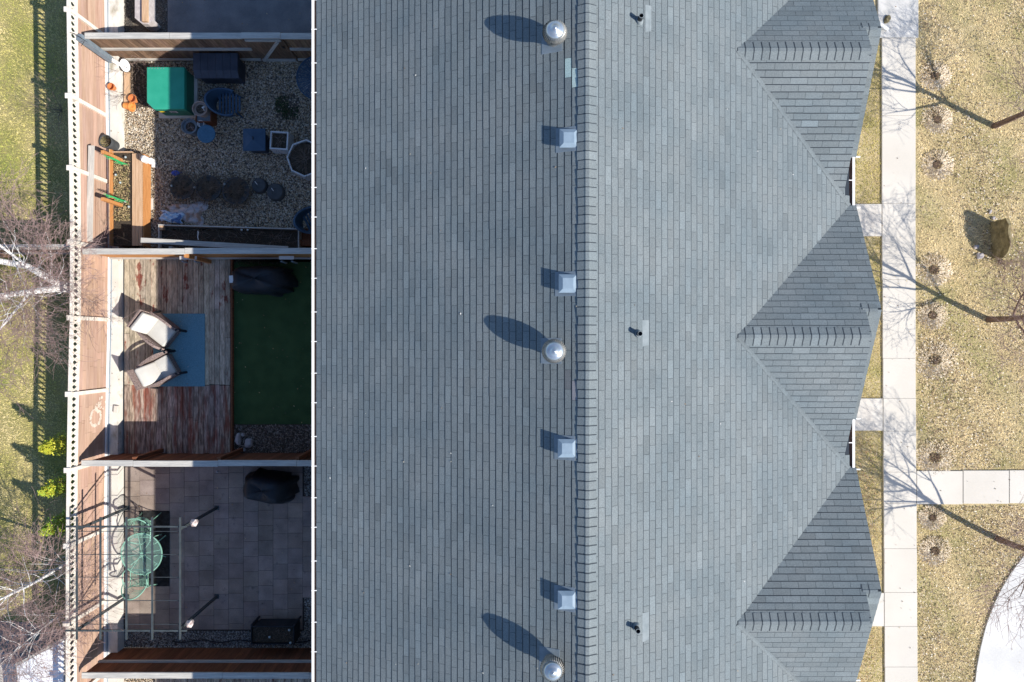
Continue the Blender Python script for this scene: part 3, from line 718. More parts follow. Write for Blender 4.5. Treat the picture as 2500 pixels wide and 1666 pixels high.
b = MB(); b.box((xg1-.12,7.325,.9),(xg1-.05,7.335,1.0)); b.build('latch', M['black_metal'], gt)
d2f = divider('board divider fence with orange boards and long bleached cap between gravel yard and deck', 2.17, -1, -10.38, -3.45, 1.50, 'orange_wood', rail_h=(.3,), posts=(-7.9,-4.7))
d3f = divider('dark red board divider fence with pale cap between deck and paver patio', -2.955, 1, -10.40, -3.45, 1.50, 'div_red', rail_h=(), posts=(-9.15,-7.1,-5.2), post_side=1)
d4f = divider('tall looking dark red board fence with one thin rail below the paver patio', -8.09, 1, -10.40, -3.45, 1.49, 'div_red', rail_h=(.78,), posts=(-7.0,-4.9), post_side=-1)
d5f = divider('old board fence running left across the lawn behind the birch', 2.30, -1, -18.0, -10.66, 1.48, 'div_board', rail_h=(1.2,.3), posts=(-15.5,-13.1), capw=.07, capm='grey_wood')
# ------------------------------------------------------------------ loose stones, grass and leaf litter (uncountable: one object each)
rg = np.random.default_rng(5)
def pebbles(name, rects, n_m2, size, cols, z=.012, label='', avoid=None):
    P = []
    for (x0, y0, x1, y1) in rects:
        a, b = W(x0, y1, 0), W(x1, y0, 0); n = int((b.x-a.x)*(b.y-a.y)*n_m2)
        q = np.stack([rg.uniform(a.x, b.x, n), rg.uniform(a.y, b.y, n), np.full(n, z)], -1)
        if avoid: q = q[~avoid(q)]
        P.append(q)
    P = np.concatenate(P); n = len(P); s = size*rg.uniform(.55, 1.35, (n, 1))*np.stack([rg.uniform(.8, 1.3, n), rg.uniform(.6, 1., n), rg.uniform(.4, .7, n)], -1)
    P[:, 2] += rg.uniform(-.004, .012, n)
    c = np.array(cols)[rg.integers(0, len(cols), n)]*rg.uniform(.75, 1.25, (n, 1))
    return tag(scatter(name, OCT[0], OCT[1], P, rg.uniform(0, 6.28, n), s, c, M['stone'], tilt=rg.uniform(-.3, .3, n)), label, 'gravel', kind='stuff')
def moss(q):                                   # bare damp patch in the gravel
    px = 1250 + q[:,0]*F/H; py = 833 - q[:,1]*F/H
    d = ((px-700)/34)**2 + ((py-262)/34)**2 + .5*np.sin(px*.3)*np.cos(py*.23)
    return (d < .8) & (rg.random(len(q)) < .8)
RIV = [(.58,.50,.37),(.66,.58,.45),(.48,.40,.28),(.36,.29,.22),(.72,.68,.60),(.26,.21,.16),(.52,.48,.43),(.42,.31,.20)]
GRY = [(.30,.31,.31),(.22,.23,.24),(.38,.38,.37),(.15,.15,.16),(.45,.45,.43)]
pebbles('gravel', [(300,152,765,606)], 1800, .0225, [tuple(c*.86 for c in k) for k in RIV], label='tan and grey river gravel covering the second yard', avoid=lambda q: moss(q) | ((q[:,0] < -9.6) & (q[:,1] > 6.15)))
pebbles('gravel', [(378,-60,409,90)], 1700, .019, [tuple(c*.45 for c in k) for k in GRY], label='dark gravel strip beside the asphalt pad')
pebbles('gravel', [(305,1541,742,1580),(738,1138,766,1212),(740,1460,766,1580),(737,1212,741,1460)], 1700, .019, GRY, z=.014, label='grey gravel edging around the paver patio')
pebbles('gravel', [(300,1655,378,1690)], 1500, .018, RIV, label='tan gravel strip at the bottom edge of the yards')
MUL = [(.16,.12,.10),(.24,.20,.17),(.10,.08,.07),(.32,.28,.25)]
def chips(name, rects, n_m2, size, cols, label, cat, z=.02, thin=.35):
    P = []
    for (x0, y0, x1, y1) in rects:
        a, b = W(x0, y1, z), W(x1, y0, z); n = int((b.x-a.x)*(b.y-a.y)*n_m2)
        P.append(np.stack([rg.uniform(a.x, b.x, n), rg.uniform(a.y, b.y, n), np.full(n, z)], -1))
    P = np.concatenate(P); n = len(P); P[:,2] += rg.uniform(0, .012, n)
    s = size*rg.uniform(.5, 1.5, (n, 1))*np.array([[1, thin, .2]]); c = np.array(cols)[rg.integers(0, len(cols), n)]*rg.uniform(.7, 1.3, (n, 1))
    return tag(scatter(name, OCT[0], OCT[1], P, rg.uniform(0, 6.28, n), s, c, M['stone'], tilt=rg.uniform(-.4, .4, n)), label, cat, kind='stuff')
chips('mulch', [(568,1038,766,1106)], 1700, .03, MUL, 'bark mulch with pale chips in the bed beside the dark red fence', 'mulch')
chips('mulch', [(303,150,356,262)], 1500, .028, [(.07,.05,.04),(.12,.09,.07),(.19,.15,.12)], 'dark soil and chips left of the green utility box', 'mulch', z=.04)
chips('mulch', [(296,-60,328,92)], 1500, .026, [(.10,.09,.09),(.05,.05,.05),(.18,.16,.13)], 'dark bark strip behind the retaining wall of the top yard', 'mulch')
chips('mulch', [(566,624,700,645)], 900, .03, [(.05,.05,.035),(.09,.08,.05)], 'dark leaf litter under the fence above the turf', 'mulch', z=.035)
def grass(name, areas, n_m2, ln, cols, label, cat='grass', wide=.18, up=(.15,.9), avoid=None):
    P = []
    for (x0, y0, x1, y1) in areas:
        n = int((x1-x0)*(y1-y0)*n_m2); P.append(np.stack([rg.uniform(x0, x1, n), rg.uniform(y0, y1, n), np.full(n, .002)], -1))
    P = np.concatenate(P)
    if avoid: P = P[~avoid(P)]
    n = len(P)
    s = ln*rg.uniform(.5, 1.5, n)[:,None]*np.array([[1, wide, 1]])
    # patches of similar colour
    f = np.sin(P[:,0]*1.7+1.3*np.sin(P[:,1]*1.1))*np.cos(P[:,1]*1.3+.7*np.sin(P[:,0]*2.1)) + .6*np.sin(P[:,0]*4.3+P[:,1]*3.1) + rg.normal(0, .5, n)
    idx = np.clip(((f+2)/4*len(cols)).astype(int), 0, len(cols)-1)
    c = np.array(cols)[idx]*rg.uniform(.65, 1.35, (n, 1))
    return tag(scatter(name, BLADE[0], BLADE[1], P, rg.uniform(0, 6.28, n), s, c, M['straw'], tilt=rg.uniform(up[0], up[1], n), smooth=False), label, cat, kind='stuff')
DRY = [(.86,.71,.43),(.78,.63,.35),(.64,.52,.28),(.52,.45,.22),(.42,.39,.15)]
GRN = [(.80,.67,.36),(.64,.55,.23),(.50,.46,.14),(.34,.37,.08)]
def off_paths(q):
    px = 1250 + q[:,0]*F/H; py = 833 - q[:,1]*F/H
    a = (py > 1145) & (py < 1235) & (px > 2230)
    cx = np.interp(py, [1318,1362,1398,1440,1482,1530,1582,1630,1690,1800], [2540,2497,2470,2445,2425,2408,2395,2386,2379,2374])
    b = (py > 1318) & (px > cx-1)
    return a | b
grass('dry_grass', [(10.70,-9.6,14.2,9.6)], 1700, .05, DRY, 'straw coloured dormant lawn beside the sidewalk', avoid=off_paths)
sgy = [W(0, y, 0).y for y in (-60, 93, 497, 578, 972, 1053, 1447, 1531, 1760)]
grass('dry_grass', [(5.9, W(0,497,0).y, 9.72, W(0,94,0).y), (5.9, W(0,972,0).y, 9.74, W(0,578,0).y), (5.9, W(0,1447,0).y, 9.76, W(0,1053,0).y), (5.9, -10, 9.8, W(0,1531,0).y)], 1300, .05,
      [(.60,.48,.22),(.52,.41,.17),(.44,.38,.12),(.38,.34,.11)], 'narrow dry grass strip between the house and the sidewalk')
grass('green_grass', [(-14.2,-9.6,-10.6,9.6)], 1500, .045, GRN, 'short yellow green lawn outside the lattice fence', avoid=lambda q: (q[:,1] < -8.2))
grass('turf_fibre', [(W(565,0).x, W(0,1034).y, W(760,0).x, W(0,642).y)], 900, .03, [(.02,.11,.03),(.03,.14,.04),(.05,.15,.04)], 'short fibres of the dark green artificial turf')
def leaves(name, areas, n_m2, cols, label, avoid=None, ln=.038, dens=None):
    P = []
    for (x0, y0, x1, y1) in areas:
        n = int((x1-x0)*(y1-y0)*n_m2); P.append(np.stack([rg.uniform(x0, x1, n), rg.uniform(y0, y1, n), np.full(n, .03)], -1))
    P = np.concatenate(P)
    if avoid: P = P[~avoid(P)]
    if dens is not None: P = P[rg.random(len(P)) < dens(P)]
    n = len(P); P[:,2] += rg.uniform(-.01, .02, n); s = ln*rg.uniform(.5, 1.3, (n,1))*np.array([[1,1,1]])
    c = np.array(cols)[rg.integers(0, len(cols), n)]*rg.uniform(.7, 1.2, (n,1))
    return tag(scatter(name, LEAF[0], LEAF[1], P, rg.uniform(0,6.28,n), s, c, M['straw'], tilt=rg.uniform(-.6,.6,n), smooth=False), label, 'leaf litter', kind='stuff')
LV = [(.50,.42,.30),(.62,.56,.46),(.36,.26,.16),(.22,.15,.10),(.42,.33,.20),(.14,.10,.07)]
leaves('leaf_litter', [(10.75,-9.4,14.0,9.4)], 420, LV, 'scattered pale dead leaves on the dry lawn', avoid=off_paths,
       dens=lambda q: np.clip(.35+.4*np.sin(q[:,0]*1.9+q[:,1]*.8)+.35*(q[:,1] < 1), .15, 1), ln=.045)
leaves('leaf_litter', [(6.2,-6.9,9.6,-2.5),(6.2,-10,9.6,-7.7)], 260, [(.42,.26,.14),(.55,.42,.30),(.28,.17,.10)], 'brown leaves caught in the grass strip beside the sidewalk')
def halo(px, py, r, n=1000):                      # cut-back perennial clump with its pale litter
    c = W(px, py, 0); g = thing('perennial_clump', HL.pop(0), 'plant', (c.x, c.y, 0), 'cut back perennial clumps beside the sidewalk')
    b = MB()
    for k in range(150):
        t = rnd.uniform(0, 6.28); rr = r*.42*math.sqrt(rnd.random()); x, y = c.x+rr*math.cos(t), c.y+rr*math.sin(t)*.9
        h = rnd.uniform(.03,.11); b.add([(x-.006,y,0),(x+.006,y+.004,0),(x+.03*math.cos(t)+rnd.uniform(-.02,.02), y+.03*math.sin(t), h)], [(0,1,2)])
        s = rnd.choice([(.12,.09,.065),(.08,.06,.045),(.26,.19,.12),(.05,.04,.03)]); b.c[-1] = s
        if k % 2: 
            a = rnd.uniform(0,6.28); b.col = rnd.choice([(.20,.13,.08),(.09,.06,.045),(.14,.10,.07)]); q = .028
            b.add([(x+q*math.cos(a),y+q*math.sin(a),.03),(x-.5*q*math.sin(a),y+.5*q*math.cos(a),.045),(x-q*math.cos(a),y-q*math.sin(a),.03),(x+.5*q*math.sin(a),y-.5*q*math.cos(a),.045)], [(0,1,2,3)])
    b.build('stubble', M['straw'], g)
    b = MB()
    for k in range(n):
        t = rnd.uniform(0, 6.28); rr = r*(.40 + .95*rnd.random()**1.1); x, y = c.x+rr*math.cos(t)*1.1, c.y+rr*math.sin(t)
        a = t + rnd.uniform(-.8,.8); l = rnd.uniform(.03,.08); w_ = .009
        b.col = rnd.choice([(.80,.70,.54),(.88,.79,.66),(.70,.57,.40),(.60,.50,.36)])
        b.add([(x,y,.035),(x+l*math.cos(a)-w_*math.sin(a),y+l*math.sin(a)+w_*math.cos(a),.03+rnd.uniform(0,.03)),(x+l*math.cos(a)+w_*math.sin(a),y+l*math.sin(a)-w_*math.cos(a),.03)], [(0,1,2)])
    tag(b.build('dead_stalks', M['straw'], g), kind='stuff')
HL = ['cut back brown clump in the fork of the topmost tree shadow', 'cut back clump just below the topmost trunk shadow', 'lone cut back clump with wide pale litter above the standing stone level',
      'cut back clump above the middle tree trunk shadow', 'cut back clump just below the middle trunk shadow', 'round cut back clump with the palest ring of dry stalks',
      'cut back clump just above the branch path', 'cut back clump touching the lowest trunk shadow', 'cut back clump on the lower lawn near the curved driveway']
for (x, y, r) in ((2282,186,.26),(2287,293,.25),(2287,403,.27),(2279,659,.30),(2275,770,.25),(2281,879,.36),(2281,1117,.34),(2275,1264,.22),(2281,1345,.27)): halo(x, y, r)
# ------------------------------------------------------------------ bare trees: grown as tapering polylines
def grow(out, p, d, L, r, lev, R, nch, spread, up, curl=.16, segs=5, rmin=.0022):
    pts = [Vector(p)]; rs = [r]; d = Vector(d).normalized(); sp = []
    for i in range(segs):
        d = (d + Vector((R.gauss(0,curl),R.gauss(0,curl),R.gauss(0,curl)*.6+up))).normalized()
        pts.append(pts[-1] + d*L/segs); rs.append(max(r*(1-.78*(i+1)/segs), rmin*.8)); sp.append((pts[-1].copy(), d.copy(), rs[-1]))
    out.append((pts, rs, lev))
    if lev <= 0: return
    for k in range(nch):
        i = min(segs-1, int(R.uniform(.25,1)*segs)); q, dd, rr = sp[i]
        ax = Vector((R.gauss(0,1),R.gauss(0,1),R.gauss(0,1)*.6)); ax = (ax - dd*ax.dot(dd)).normalized()
        a = R.uniform(*spread); nd = dd*math.cos(a) + ax*math.sin(a)
        grow(out, q, nd, L*R.uniform(.5,.78), max(rr*.62, rmin), lev-1, R, max(2, nch-1) if lev > 1 else nch, spread, up, curl, max(3, segs-1), rmin)
def tree_mesh(out, lev_split, root, mats, names, sides=(7,3)):
    for nm, m, sel, n in ((names[0], mats[0], lambda l: l >= lev_split, sides[0]), (names[1], mats[1], lambda l: l < lev_split, sides[1])):
        b = MB()
        for pts, rs, lev in out:
            if sel(lev): b.tube(pts, rs, n, cap=False)
        if b.v: b.build(nm, m, root, smooth=True)
def lawn_tree(px, py, label, seed, lean, limbs):
    R = random.Random(seed); c = W(px, py, 0); t = thing('bare_tree', label, 'tree', (c.x, c.y, 0), 'young bare trees on the dry lawn'); out = []
    tp = [c + Vector((lean[0]*h+.03*math.sin(h*2.1+seed), lean[1]*h+.03*math.cos(h*1.7+seed), h)) for h in (-.05, .02, .3, .7, 1.1, 1.6, 2.1, 2.6, 3.1)]
    tr = [.105, .086, .078, .072, .064, .052, .038, .025, .012]
    out.append((tp, tr, 9))
    for (h, ang, L, rise) in limbs:
        i = min(7, max(0, sum(1 for q in tp if q.z < h)-1)); f = (h-tp[i].z)/(tp[i+1].z-tp[i].z); q = tp[i].lerp(tp[i+1], f)
        d = Vector((math.cos(ang), math.sin(ang), rise)); grow(out, q, d, L*1.38, .034*(1.15-h/5), 3, R, 7, (.35,.95), .04, .14, 6, .0036)
    tree_mesh(out, 2, t, (M['bark'], M['twig_brown']), ('trunk', 'crown'))
A = math.radians
lawn_tree(2427, 305, 'bare young tree whose shadow forks highest on the sidewalk', 3, (.02,-.05),
          [(1.05,A(100),1.1,.9),(1.15,A(250),1.0,.9),(1.35,A(170),1.15,.9),(1.6,A(215),1.1,1.0),(1.7,A(60),1.0,1),(1.9,A(130),1.1,1.1),(2.2,A(200),1.0,1.2),(2.3,A(310),.9,1.2),(2.6,A(90),.8,1.3),(2.7,A(240),.8,1.3),(2.9,A(170),.7,1.6)])
lawn_tree(2410, 780, 'bare young tree beside the standing stone casting the middle shadow', 8, (.0,.02),
          [(.95,A(120),.9,.8),(1.05,A(262),1.0,.8),(1.35,A(200),1.1,.9),(1.5,A(150),1.1,1.0),(1.75,A(70),1.0,1),(1.9,A(230),1.1,1.1),(2.2,A(165),1.0,1.2),(2.3,A(320),.9,1.2),(2.5,A(100),.9,1.3),(2.7,A(210),.9,1.3),(2.9,A(140),.7,1.6)])
lawn_tree(2434, 1313, 'bare young tree near the curved driveway with shadow across the branch path', 15, (.0,.03),
          [(1.25,A(60),1.1,.8),(1.35,A(120),1.1,.8),(1.45,A(185),1.2,.9),(1.6,A(225),1.0,1.0),(1.7,A(90),1.1,1),(1.9,A(150),1.1,1.1),(2.1,A(250),1.0,1.2),(2.3,A(320),.9,1.2),(2.5,A(110),.9,1.3),(2.7,A(210),.8,1.3)])
def birch(label, seed, stems, lv, nch):
    R = random.Random(seed); c = Vector(stems[0][0]); t = thing('birch_tree', label, 'tree', (c.x, c.y, 0), 'white barked birches outside the lattice fence'); out = []
    for (p, pts, r0) in stems:
        P_ = [Vector(p)] + [Vector(q) for q in pts]; k = len(P_)
        out.append((P_, [r0*(1-.72*i/(k-1)) for i in range(k)], 9))
        for i in range(1, k):
            for _ in range(nch):
                f = R.random(); q = P_[i-1].lerp(P_[i], f); ax = (P_[i]-P_[i-1]).normalized(); a = R.uniform(0, 6.28)
                d = Vector((math.cos(a), math.sin(a), R.uniform(.1,.9))); d = (d + ax*.35).normalized()
                L = (1.05 if i < k-1 else .8)*R.uniform(.6,1.15); grow(out, q, d, L, .013*R.uniform(.5,1.1), lv, R, 5, (.25,.8), -.03, .16, 5, .0036)
    b1, b2, b3 = MB(), MB(), MB()
    for pts, rs, lev in out:
        if lev >= lv: b1.tube(pts, rs, 8 if lev > lv else 4, cap=False)
        else: b2.tube(pts, rs, 3, cap=False)
    b1.build('trunk', M['birch'], t, smooth=True); b2.build('crown', M['twig_brown'], t, smooth=True)
birch('large birch with two thick white limbs reaching over the left fence', 4,
      [((-11.15,1.38,0), [(-11.13,1.40,1.25),(-11.35,1.75,2.0),(-11.75,1.85,3.0),(-11.95,1.9,4.2),(-12.1,2.2,5.4)], .105),
       ((-11.12,1.30,0), [(-11.10,1.30,1.25),(-11.3,1.15,2.0),(-11.6,.95,3.0),(-11.9,.85,4.2),(-12.2,.6,5.2)], .098),
       ((-11.35,1.75,2.0), [(-11.5,2.2,2.8),(-11.6,2.7,3.6),(-11.7,3.0,4.4)], .035),
        ((-11.3,1.15,2.0), [(-11.35,.5,2.6),(-11.5,-.1,3.1),(-11.6,-.5,3.6)], .03)], 3, 7)
birch('smaller birch with one thin white stem near the white shed', 9,
      [((-11.25,-5.6,0), [(-11.22,-5.62,1.1),(-11.35,-5.75,1.9),(-11.6,-5.85,2.8),(-11.8,-6.1,4.0)], .045),
       ((-11.5,-7.0,0), [(-11.5,-7.0,1.0),(-11.5,-7.1,1.8),(-11.55,-7.3,2.6),(-11.6,-7.4,3.4)], .022)], 3, 11)
# golden leafed shrubs
for i, (y, lab) in enumerate(((-2.60,'yellow green leafy shrub nearest the birch, highest of three'), (-3.65,'yellow green leafy shrub in the middle of three outside the fence'), (-4.60,'greenest leafy shrub, lowest of three outside the lattice fence'))):
    c = Vector((-11.33, y, 0)); t = thing('golden_shrub', lab, 'shrub', c, 'golden shrubs outside the lattice fence'); b = MB(); R = random.Random(40+i)
    st = MB()
    for k in range(16):
        a = R.uniform(0,6.28); st.tube([c, c+Vector((.10*math.cos(a),.10*math.sin(a),.5)), c+Vector((.22*math.cos(a),.22*math.sin(a),1.0+R.random()*.3))], [.009,.006,.003], 4)
    st.build('stems', M['twig_grey'], t)
    for k in range(2300):
        h = R.random()**.75*1.5; rr = (.34*(1-(h/1.62)**2.2)+.03)*math.sqrt(R.random()); lob = .75+.35*math.sin(3*h*3+i)*math.cos(5*R.random())
        a = R.uniform(0,6.28); p = c+Vector((rr*math.cos(a)*lob*1.15, rr*math.sin(a)*lob, h+.08))
        s = R.uniform(.016,.034); u = Vector((R.gauss(0,1),R.gauss(0,1),R.gauss(0,.5))).normalized(); v = u.cross(Vector((R.gauss(0,.4),R.gauss(0,.4),1))).normalized()
        g = R.random(); base = [(.52,.50,.04),(.42,.46,.04),(.27,.42,.045)][min(2, int(g*2+ (i*.5)))]
        k2 = R.uniform(.6,1.15); b.col = (base[0]*k2, base[1]*k2, base[2]*k2)
        b.add([p-u*s, p-v*s*.6, p+u*s, p+v*s*.6], [(0,1,2,3)])
    b.build('foliage', M['leaf'], t)
# a low grey twiggy shrub outside the fence near the top, another over the corner
def twiggy(px, py, z, label, seed, n=26, L=.55, m='twig_grey', name='bare_shrub'):
    R = random.Random(seed); c = W(px, py, z); out = []; t = thing(name, label, 'shrub', c)
    for k in range(n):
        a = R.uniform(0,6.28); grow(out, c+Vector((R.gauss(0,.03),R.gauss(0,.03),0)), (math.cos(a),math.sin(a),R.uniform(.5,1.6)), L*R.uniform(.6,1.2), .006, 2, R, 3, (.3,.8), .02, .12, 4, .0026)
    b = MB()
    for pts, rs, lev in out: b.tube(pts, rs, 3, cap=False)
    b.build('branches', M[m], t)
twiggy(150, 272, 0, 'low leafless grey shrub standing in the fence shadow on the lawn', 21, 16, .75)
twiggy(2440, 640, 0, 'leafless straw coloured shrub at the foot of the standing stone', 22, 22, .42, 'twig_brown')
twiggy(327, 165, .05, 'dead rose canes beside the hook and the white oval plate', 23, 9, .62, 'twig_grey', 'rose_canes')
twiggy(306, 231, .15, 'dry canes growing out of the orange tipped pot', 24, 6, .4, 'twig_grey', 'dry_canes')
twiggy(250, 577, .3, 'tangle of bare twigs in the fence corner above the deck', 25, 18, .6, 'twig_grey', 'bare_shrub')
twiggy(352, 147, .05, 'straw coloured dead stalks against the grey topped divider fence', 26, 7, .35, 'twig_brown', 'dead_stalks')
# standing stone with irregular top, and loose stones around it
c = W(2437, 583, 0); t = thing('standing_stone', 'tall thin brown landscape stone standing upright on the lawn', 'stone', c)
top = [(2421,541,.60),(2428,545,.52),(2436,546,.50),(2444,541,.56),(2452,534,.62),(2456,549,.62),(2462,565,.63),(2463,580,.62),(2468,600,.60),(2468,618,.56),(2460,632,.45)]
ring_t = [(12.60,3.13,.58),(12.62,2.95,.66),(12.63,2.75,.62),(12.66,2.50,.66),(12.67,2.28,.56),(12.68,2.17,.42)]
vs = []; fs = []; n = len(ring_t)
for k, (x, y, z) in enumerate(ring_t):
    vs += [(x-.02, y, 0), (x+rnd.uniform(-.01,.02), y, z*.5), (x+rnd.uniform(-.01,.01), y, z), (x+.085+rnd.uniform(-.01,.02), y, z-.03), (x+.13, y, z*.4), (x+.15, y, 0)]
for k in range(n-1):
    for i in range(5): fs.append((k*6+i, k*6+i+1, k*6+7+i, k*6+6+i))
fs += [tuple(range(5,-1,-1)), tuple((n-1)*6+i for i in range(6))]
o = MB().add([Vector(v) for v in vs], fs).build('slab', M['rock'], t)
m_ = o.modifiers.new('sub', 'SUBSURF'); m_.subdivision_type = 'SIMPLE'; m_.levels = m_.render_levels = 3
tx = bpy.data.textures.new('rough', 'CLOUDS'); tx.noise_scale = .12
dm = o.modifiers.new('disp', 'DISPLACE'); dm.texture = tx; dm.strength = .05; dm.mid_level = .5; dm.texture_coords = 'LOCAL'
def boulder(px, py, z, sx, sy, sz, label, m='rock_pale', name='stone', rz=0, group=None, seed=0):
    R = random.Random(seed+int(px)); c = W(px, py, z); b = MB()
    import bmesh
    bm = bmesh.new(); bmesh.ops.create_icosphere(bm, subdivisions=3, radius=1)
    ph = [R.uniform(0,6) for _ in range(6)]
    for v in bm.verts:
        p = v.co; f = 1 + .16*math.sin(2.3*p.x+ph[0]) *math.cos(2.9*p.y+ph[1]) + .09*math.sin(5*p.z+ph[2]+3*p.x) + .05*math.sin(9*p.y+ph[3])
        p *= f; p.x = max(-.9, min(.85, p.x)); p.x *= sx; p.y *= sy; p.z = max(-.3, min(.8, p.z))*sz
        x, y = p.x*math.cos(rz)-p.y*math.sin(rz), p.x*math.sin(rz)+p.y*math.cos(rz); p.x, p.y = x, y
    me = bpy.data.meshes.new(name); bm.to_mesh(me); bm.free(); me.materials.append(M[m])
    o = bpy.data.objects.new(name, me); C.objects.link(o); o.location = c; WL[o.name] = c
    return tag(o, label, 'stone', group)
boulder(583,1072,.03,.075,.17,.16,'long pale stone leaning beside the deck edge in the mulch bed', rz=.1, group='stones in the mulch bed')
boulder(608,1082,.03,.12,.14,.16,'broad pinkish pale stone in the mulch bed, largest of its group', group='stones in the mulch bed')
boulder(593,1062,.03,.05,.05,.07,'small pale stone between the two large ones and the turf', group='stones in the mulch bed')
boulder(596,1098,.03,.045,.05,.06,'smallest stone close to the dark red fence', group='stones in the mulch bed')
boulder(2383,603,.02,.07,.06,.07,'pale grey stone in the shadow edge of the standing stone', group='stones by the standing stone')
boulder(2417,517,.02,.04,.06,.05,'pale stone chip above the standing stone shadow', group='stones by the standing stone')
boulder(2425,533,.02,.05,.05,.06,'pale stone touching the tip of the standing stone', group='stones by the standing stone')
boulder(2392,625,.02,.10,.09,.08,'grey mottled stone below the standing stone shadow','rock_pale', group='stones by the standing stone')
# low shed with white roof, concrete pad beyond it
ZS = 1.16
sh = thing('shed', 'low shed with flat white roof outside the fence at the bottom left', 'shed', W(100,1640,0))
pl = poly([(37,1622),(157,1557),(157,1900),(62,1900)], ZS)[::-1]
ctr = Vector((sum(p[0] for p in pl)/4, sum(p[1] for p in pl)/4, 0))
def off(pl, k): return [(p[0]+(ctr.x-p[0])*k, p[1]+(ctr.y-p[1])*k) for p in pl]
MB().prism(off(pl,.03), 0, ZS-.04).build('wall', M['siding'], sh); 
MB().prism(pl, ZS-.04, ZS-.012).build('roof_rim', M['grey_wood'], sh)
MB().prism(off(pl,.045), ZS-.012, ZS).build('roof', M['white_roof'], sh)
b = MB().sheet(poly([(-260,1621),(36,1621),(70,1900),(-260,1900)], .03), .03); struct('concrete_pad', b, M['concrete'])
b = MB().sheet(poly([(-260,1500),(60,1520),(165,1540),(165,1900),(-260,1900)], .015), .015); struct('asphalt_pad', b, M['asphalt'])
# ------------------------------------------------------------------ top yard
t = thing('log_planter', 'long low stone trough with a tan timber laid on top in the top yard', 'planter', W(350,20,0))
b = MB(); z = .42; b.prism([tuple(p)[:2] for p in [W(329,-80,z),W(329,44,z),W(347,59,z),W(361,59,z),W(372,52,z),W(372,46,z),W(360,36,z),W(360,-80,z)]], 0, z); b.build('trough', M['rock_pale'], t)
b = MB(); z = .50; p, q = W(346,52,z), W(359,-80,z); b.box((p.x,p.y,z-.08),(q.x,q.y,z)); b.build('timber', M['tan_wood'], t)
# ------------------------------------------------------------------ gravel yard
def at(px, py, z): return W(px, py, z)
# green utility box
c = at(403,216,0); t = thing('utility_box', 'green steel utility box with sloping hood standing on a concrete pad in the gravel', 'utility box', (c.x, c.y, 0))
x0, x1, y0, y1 = -9.29, -8.33, 5.90, 6.97
b = MB(); b.cbox(((x0+x1)/2+.04,(y0+y1)/2-.02,.035),(x1-x0+.05,y1-y0+.04,.07)); b.build('pad', M['concrete_warm'], t)
b = MB(); b.prism([(x0+.02,y0+.18),(x0+.2,y0+.02),(x1-.02,y0+.02),(x1-.02,y1-.02),(x0+.02,y1-.02)], .07, .57); b.build('cabinet', M['green_dark'], t)
b = MB()
hd = [(x0,y0+.17),(x0+.17,y0),(x1,y0),(x1,y1),(x0,y1)]
b.prism(hd, .50, .645); b.add([(x0,(y0+y1)/2-.004,.648),(x1-.1,(y0+y1)/2-.004,.648),(x1-.1,(y0+y1)/2+.004,.648),(x0,(y0+y1)/2+.004,.648)], [(0,1,2,3)])
o = b.build('hood', M['green_metal'], t); bevel(o, .02, 3)
b = MB()
for k in range(6): b.lathe([(.011,.645),(.011,.652),(.004,.656)], (x0+.06+k*.075, y1-.04, 0), 8)
b.build('bolt_row', M['flash'], t)
b = MB(); p = at(381,273,.56); b.add([(p.x-.075,y0+.085,.645+.001),(p.x-.0,y0+.03,.647),(p.x+.05,y0+.03,.647),(p.x-.02,y0+.09,.647)], [(0,1,2,3)]); 
b = MB(); b.box((-9.06,y0-.004,.40),(-8.93,y0-.001,.47)); b.build('warning_label', M['yellow'], t)
b = MB(); b.box((-8.80,y0-.004,.36),(-8.62,y0-.001,.48)); b.build('notice_label', M['label_white'], t)
b = MB()
for k in range(3): b.box((-8.78,y0-.007,.38+k*.03),(-8.66+.02*(k%2),y0-.004,.388+k*.03))
b.build('label_print', M['black_plastic'], t)
# storage box
c = at(540,172,0); t = thing('storage_box', 'dark grey resin storage box with plank grooved lid against the top fence', 'box', (c.x, c.y, 0))
x0, x1 = -8.02, -6.95; z = .66
p0, p1 = at(471,130,z), at(580,172,z)
b = MB(); b.prism([(p0.x+.04,p1.y-.10),(p1.x-.05,p1.y-.10),(p1.x-.05,p0.y-.03),(p0.x+.04,p0.y-.03)], 0, .56); o = b.build('body', M['dark_resin'], t); bevel(o, .02)
b = MB(); xs = [p0.x + (p1.x-p0.x)*k/6 for k in range(7)]
for a, e in zip(xs, xs[1:]):
    b.add([(a+.003,p1.y,z),(e-.003,p1.y,z),(e-.003,p0.y,z),(a+.003,p0.y,z),(a+.003,p1.y-.16,z-.10),(e-.003,p1.y-.16,z-.10),(a+.003,p1.y-.16,z-.14),(e-.003,p1.y-.16,z-.14),(a+.003,p0.y,z-.14),(e-.003,p0.y,z-.14)],
          [(0,1,2,3),(4,5,1,0),(6,7,5,4),(3,2,9,8),(6,4,0,3,8),(7,9,2,1,5),(8,9,7,6)])
b.build('lid', M['dark_resin'], t)
b = MB()
for x in (p0.x+.15, p1.x-.2, (p0.x+p1.x)/2): b.box((x,p0.y+.002,z-.06),(x+.05,p0.y+.02,z-.01))
b.build('hinge_row', M['black_plastic'], t)
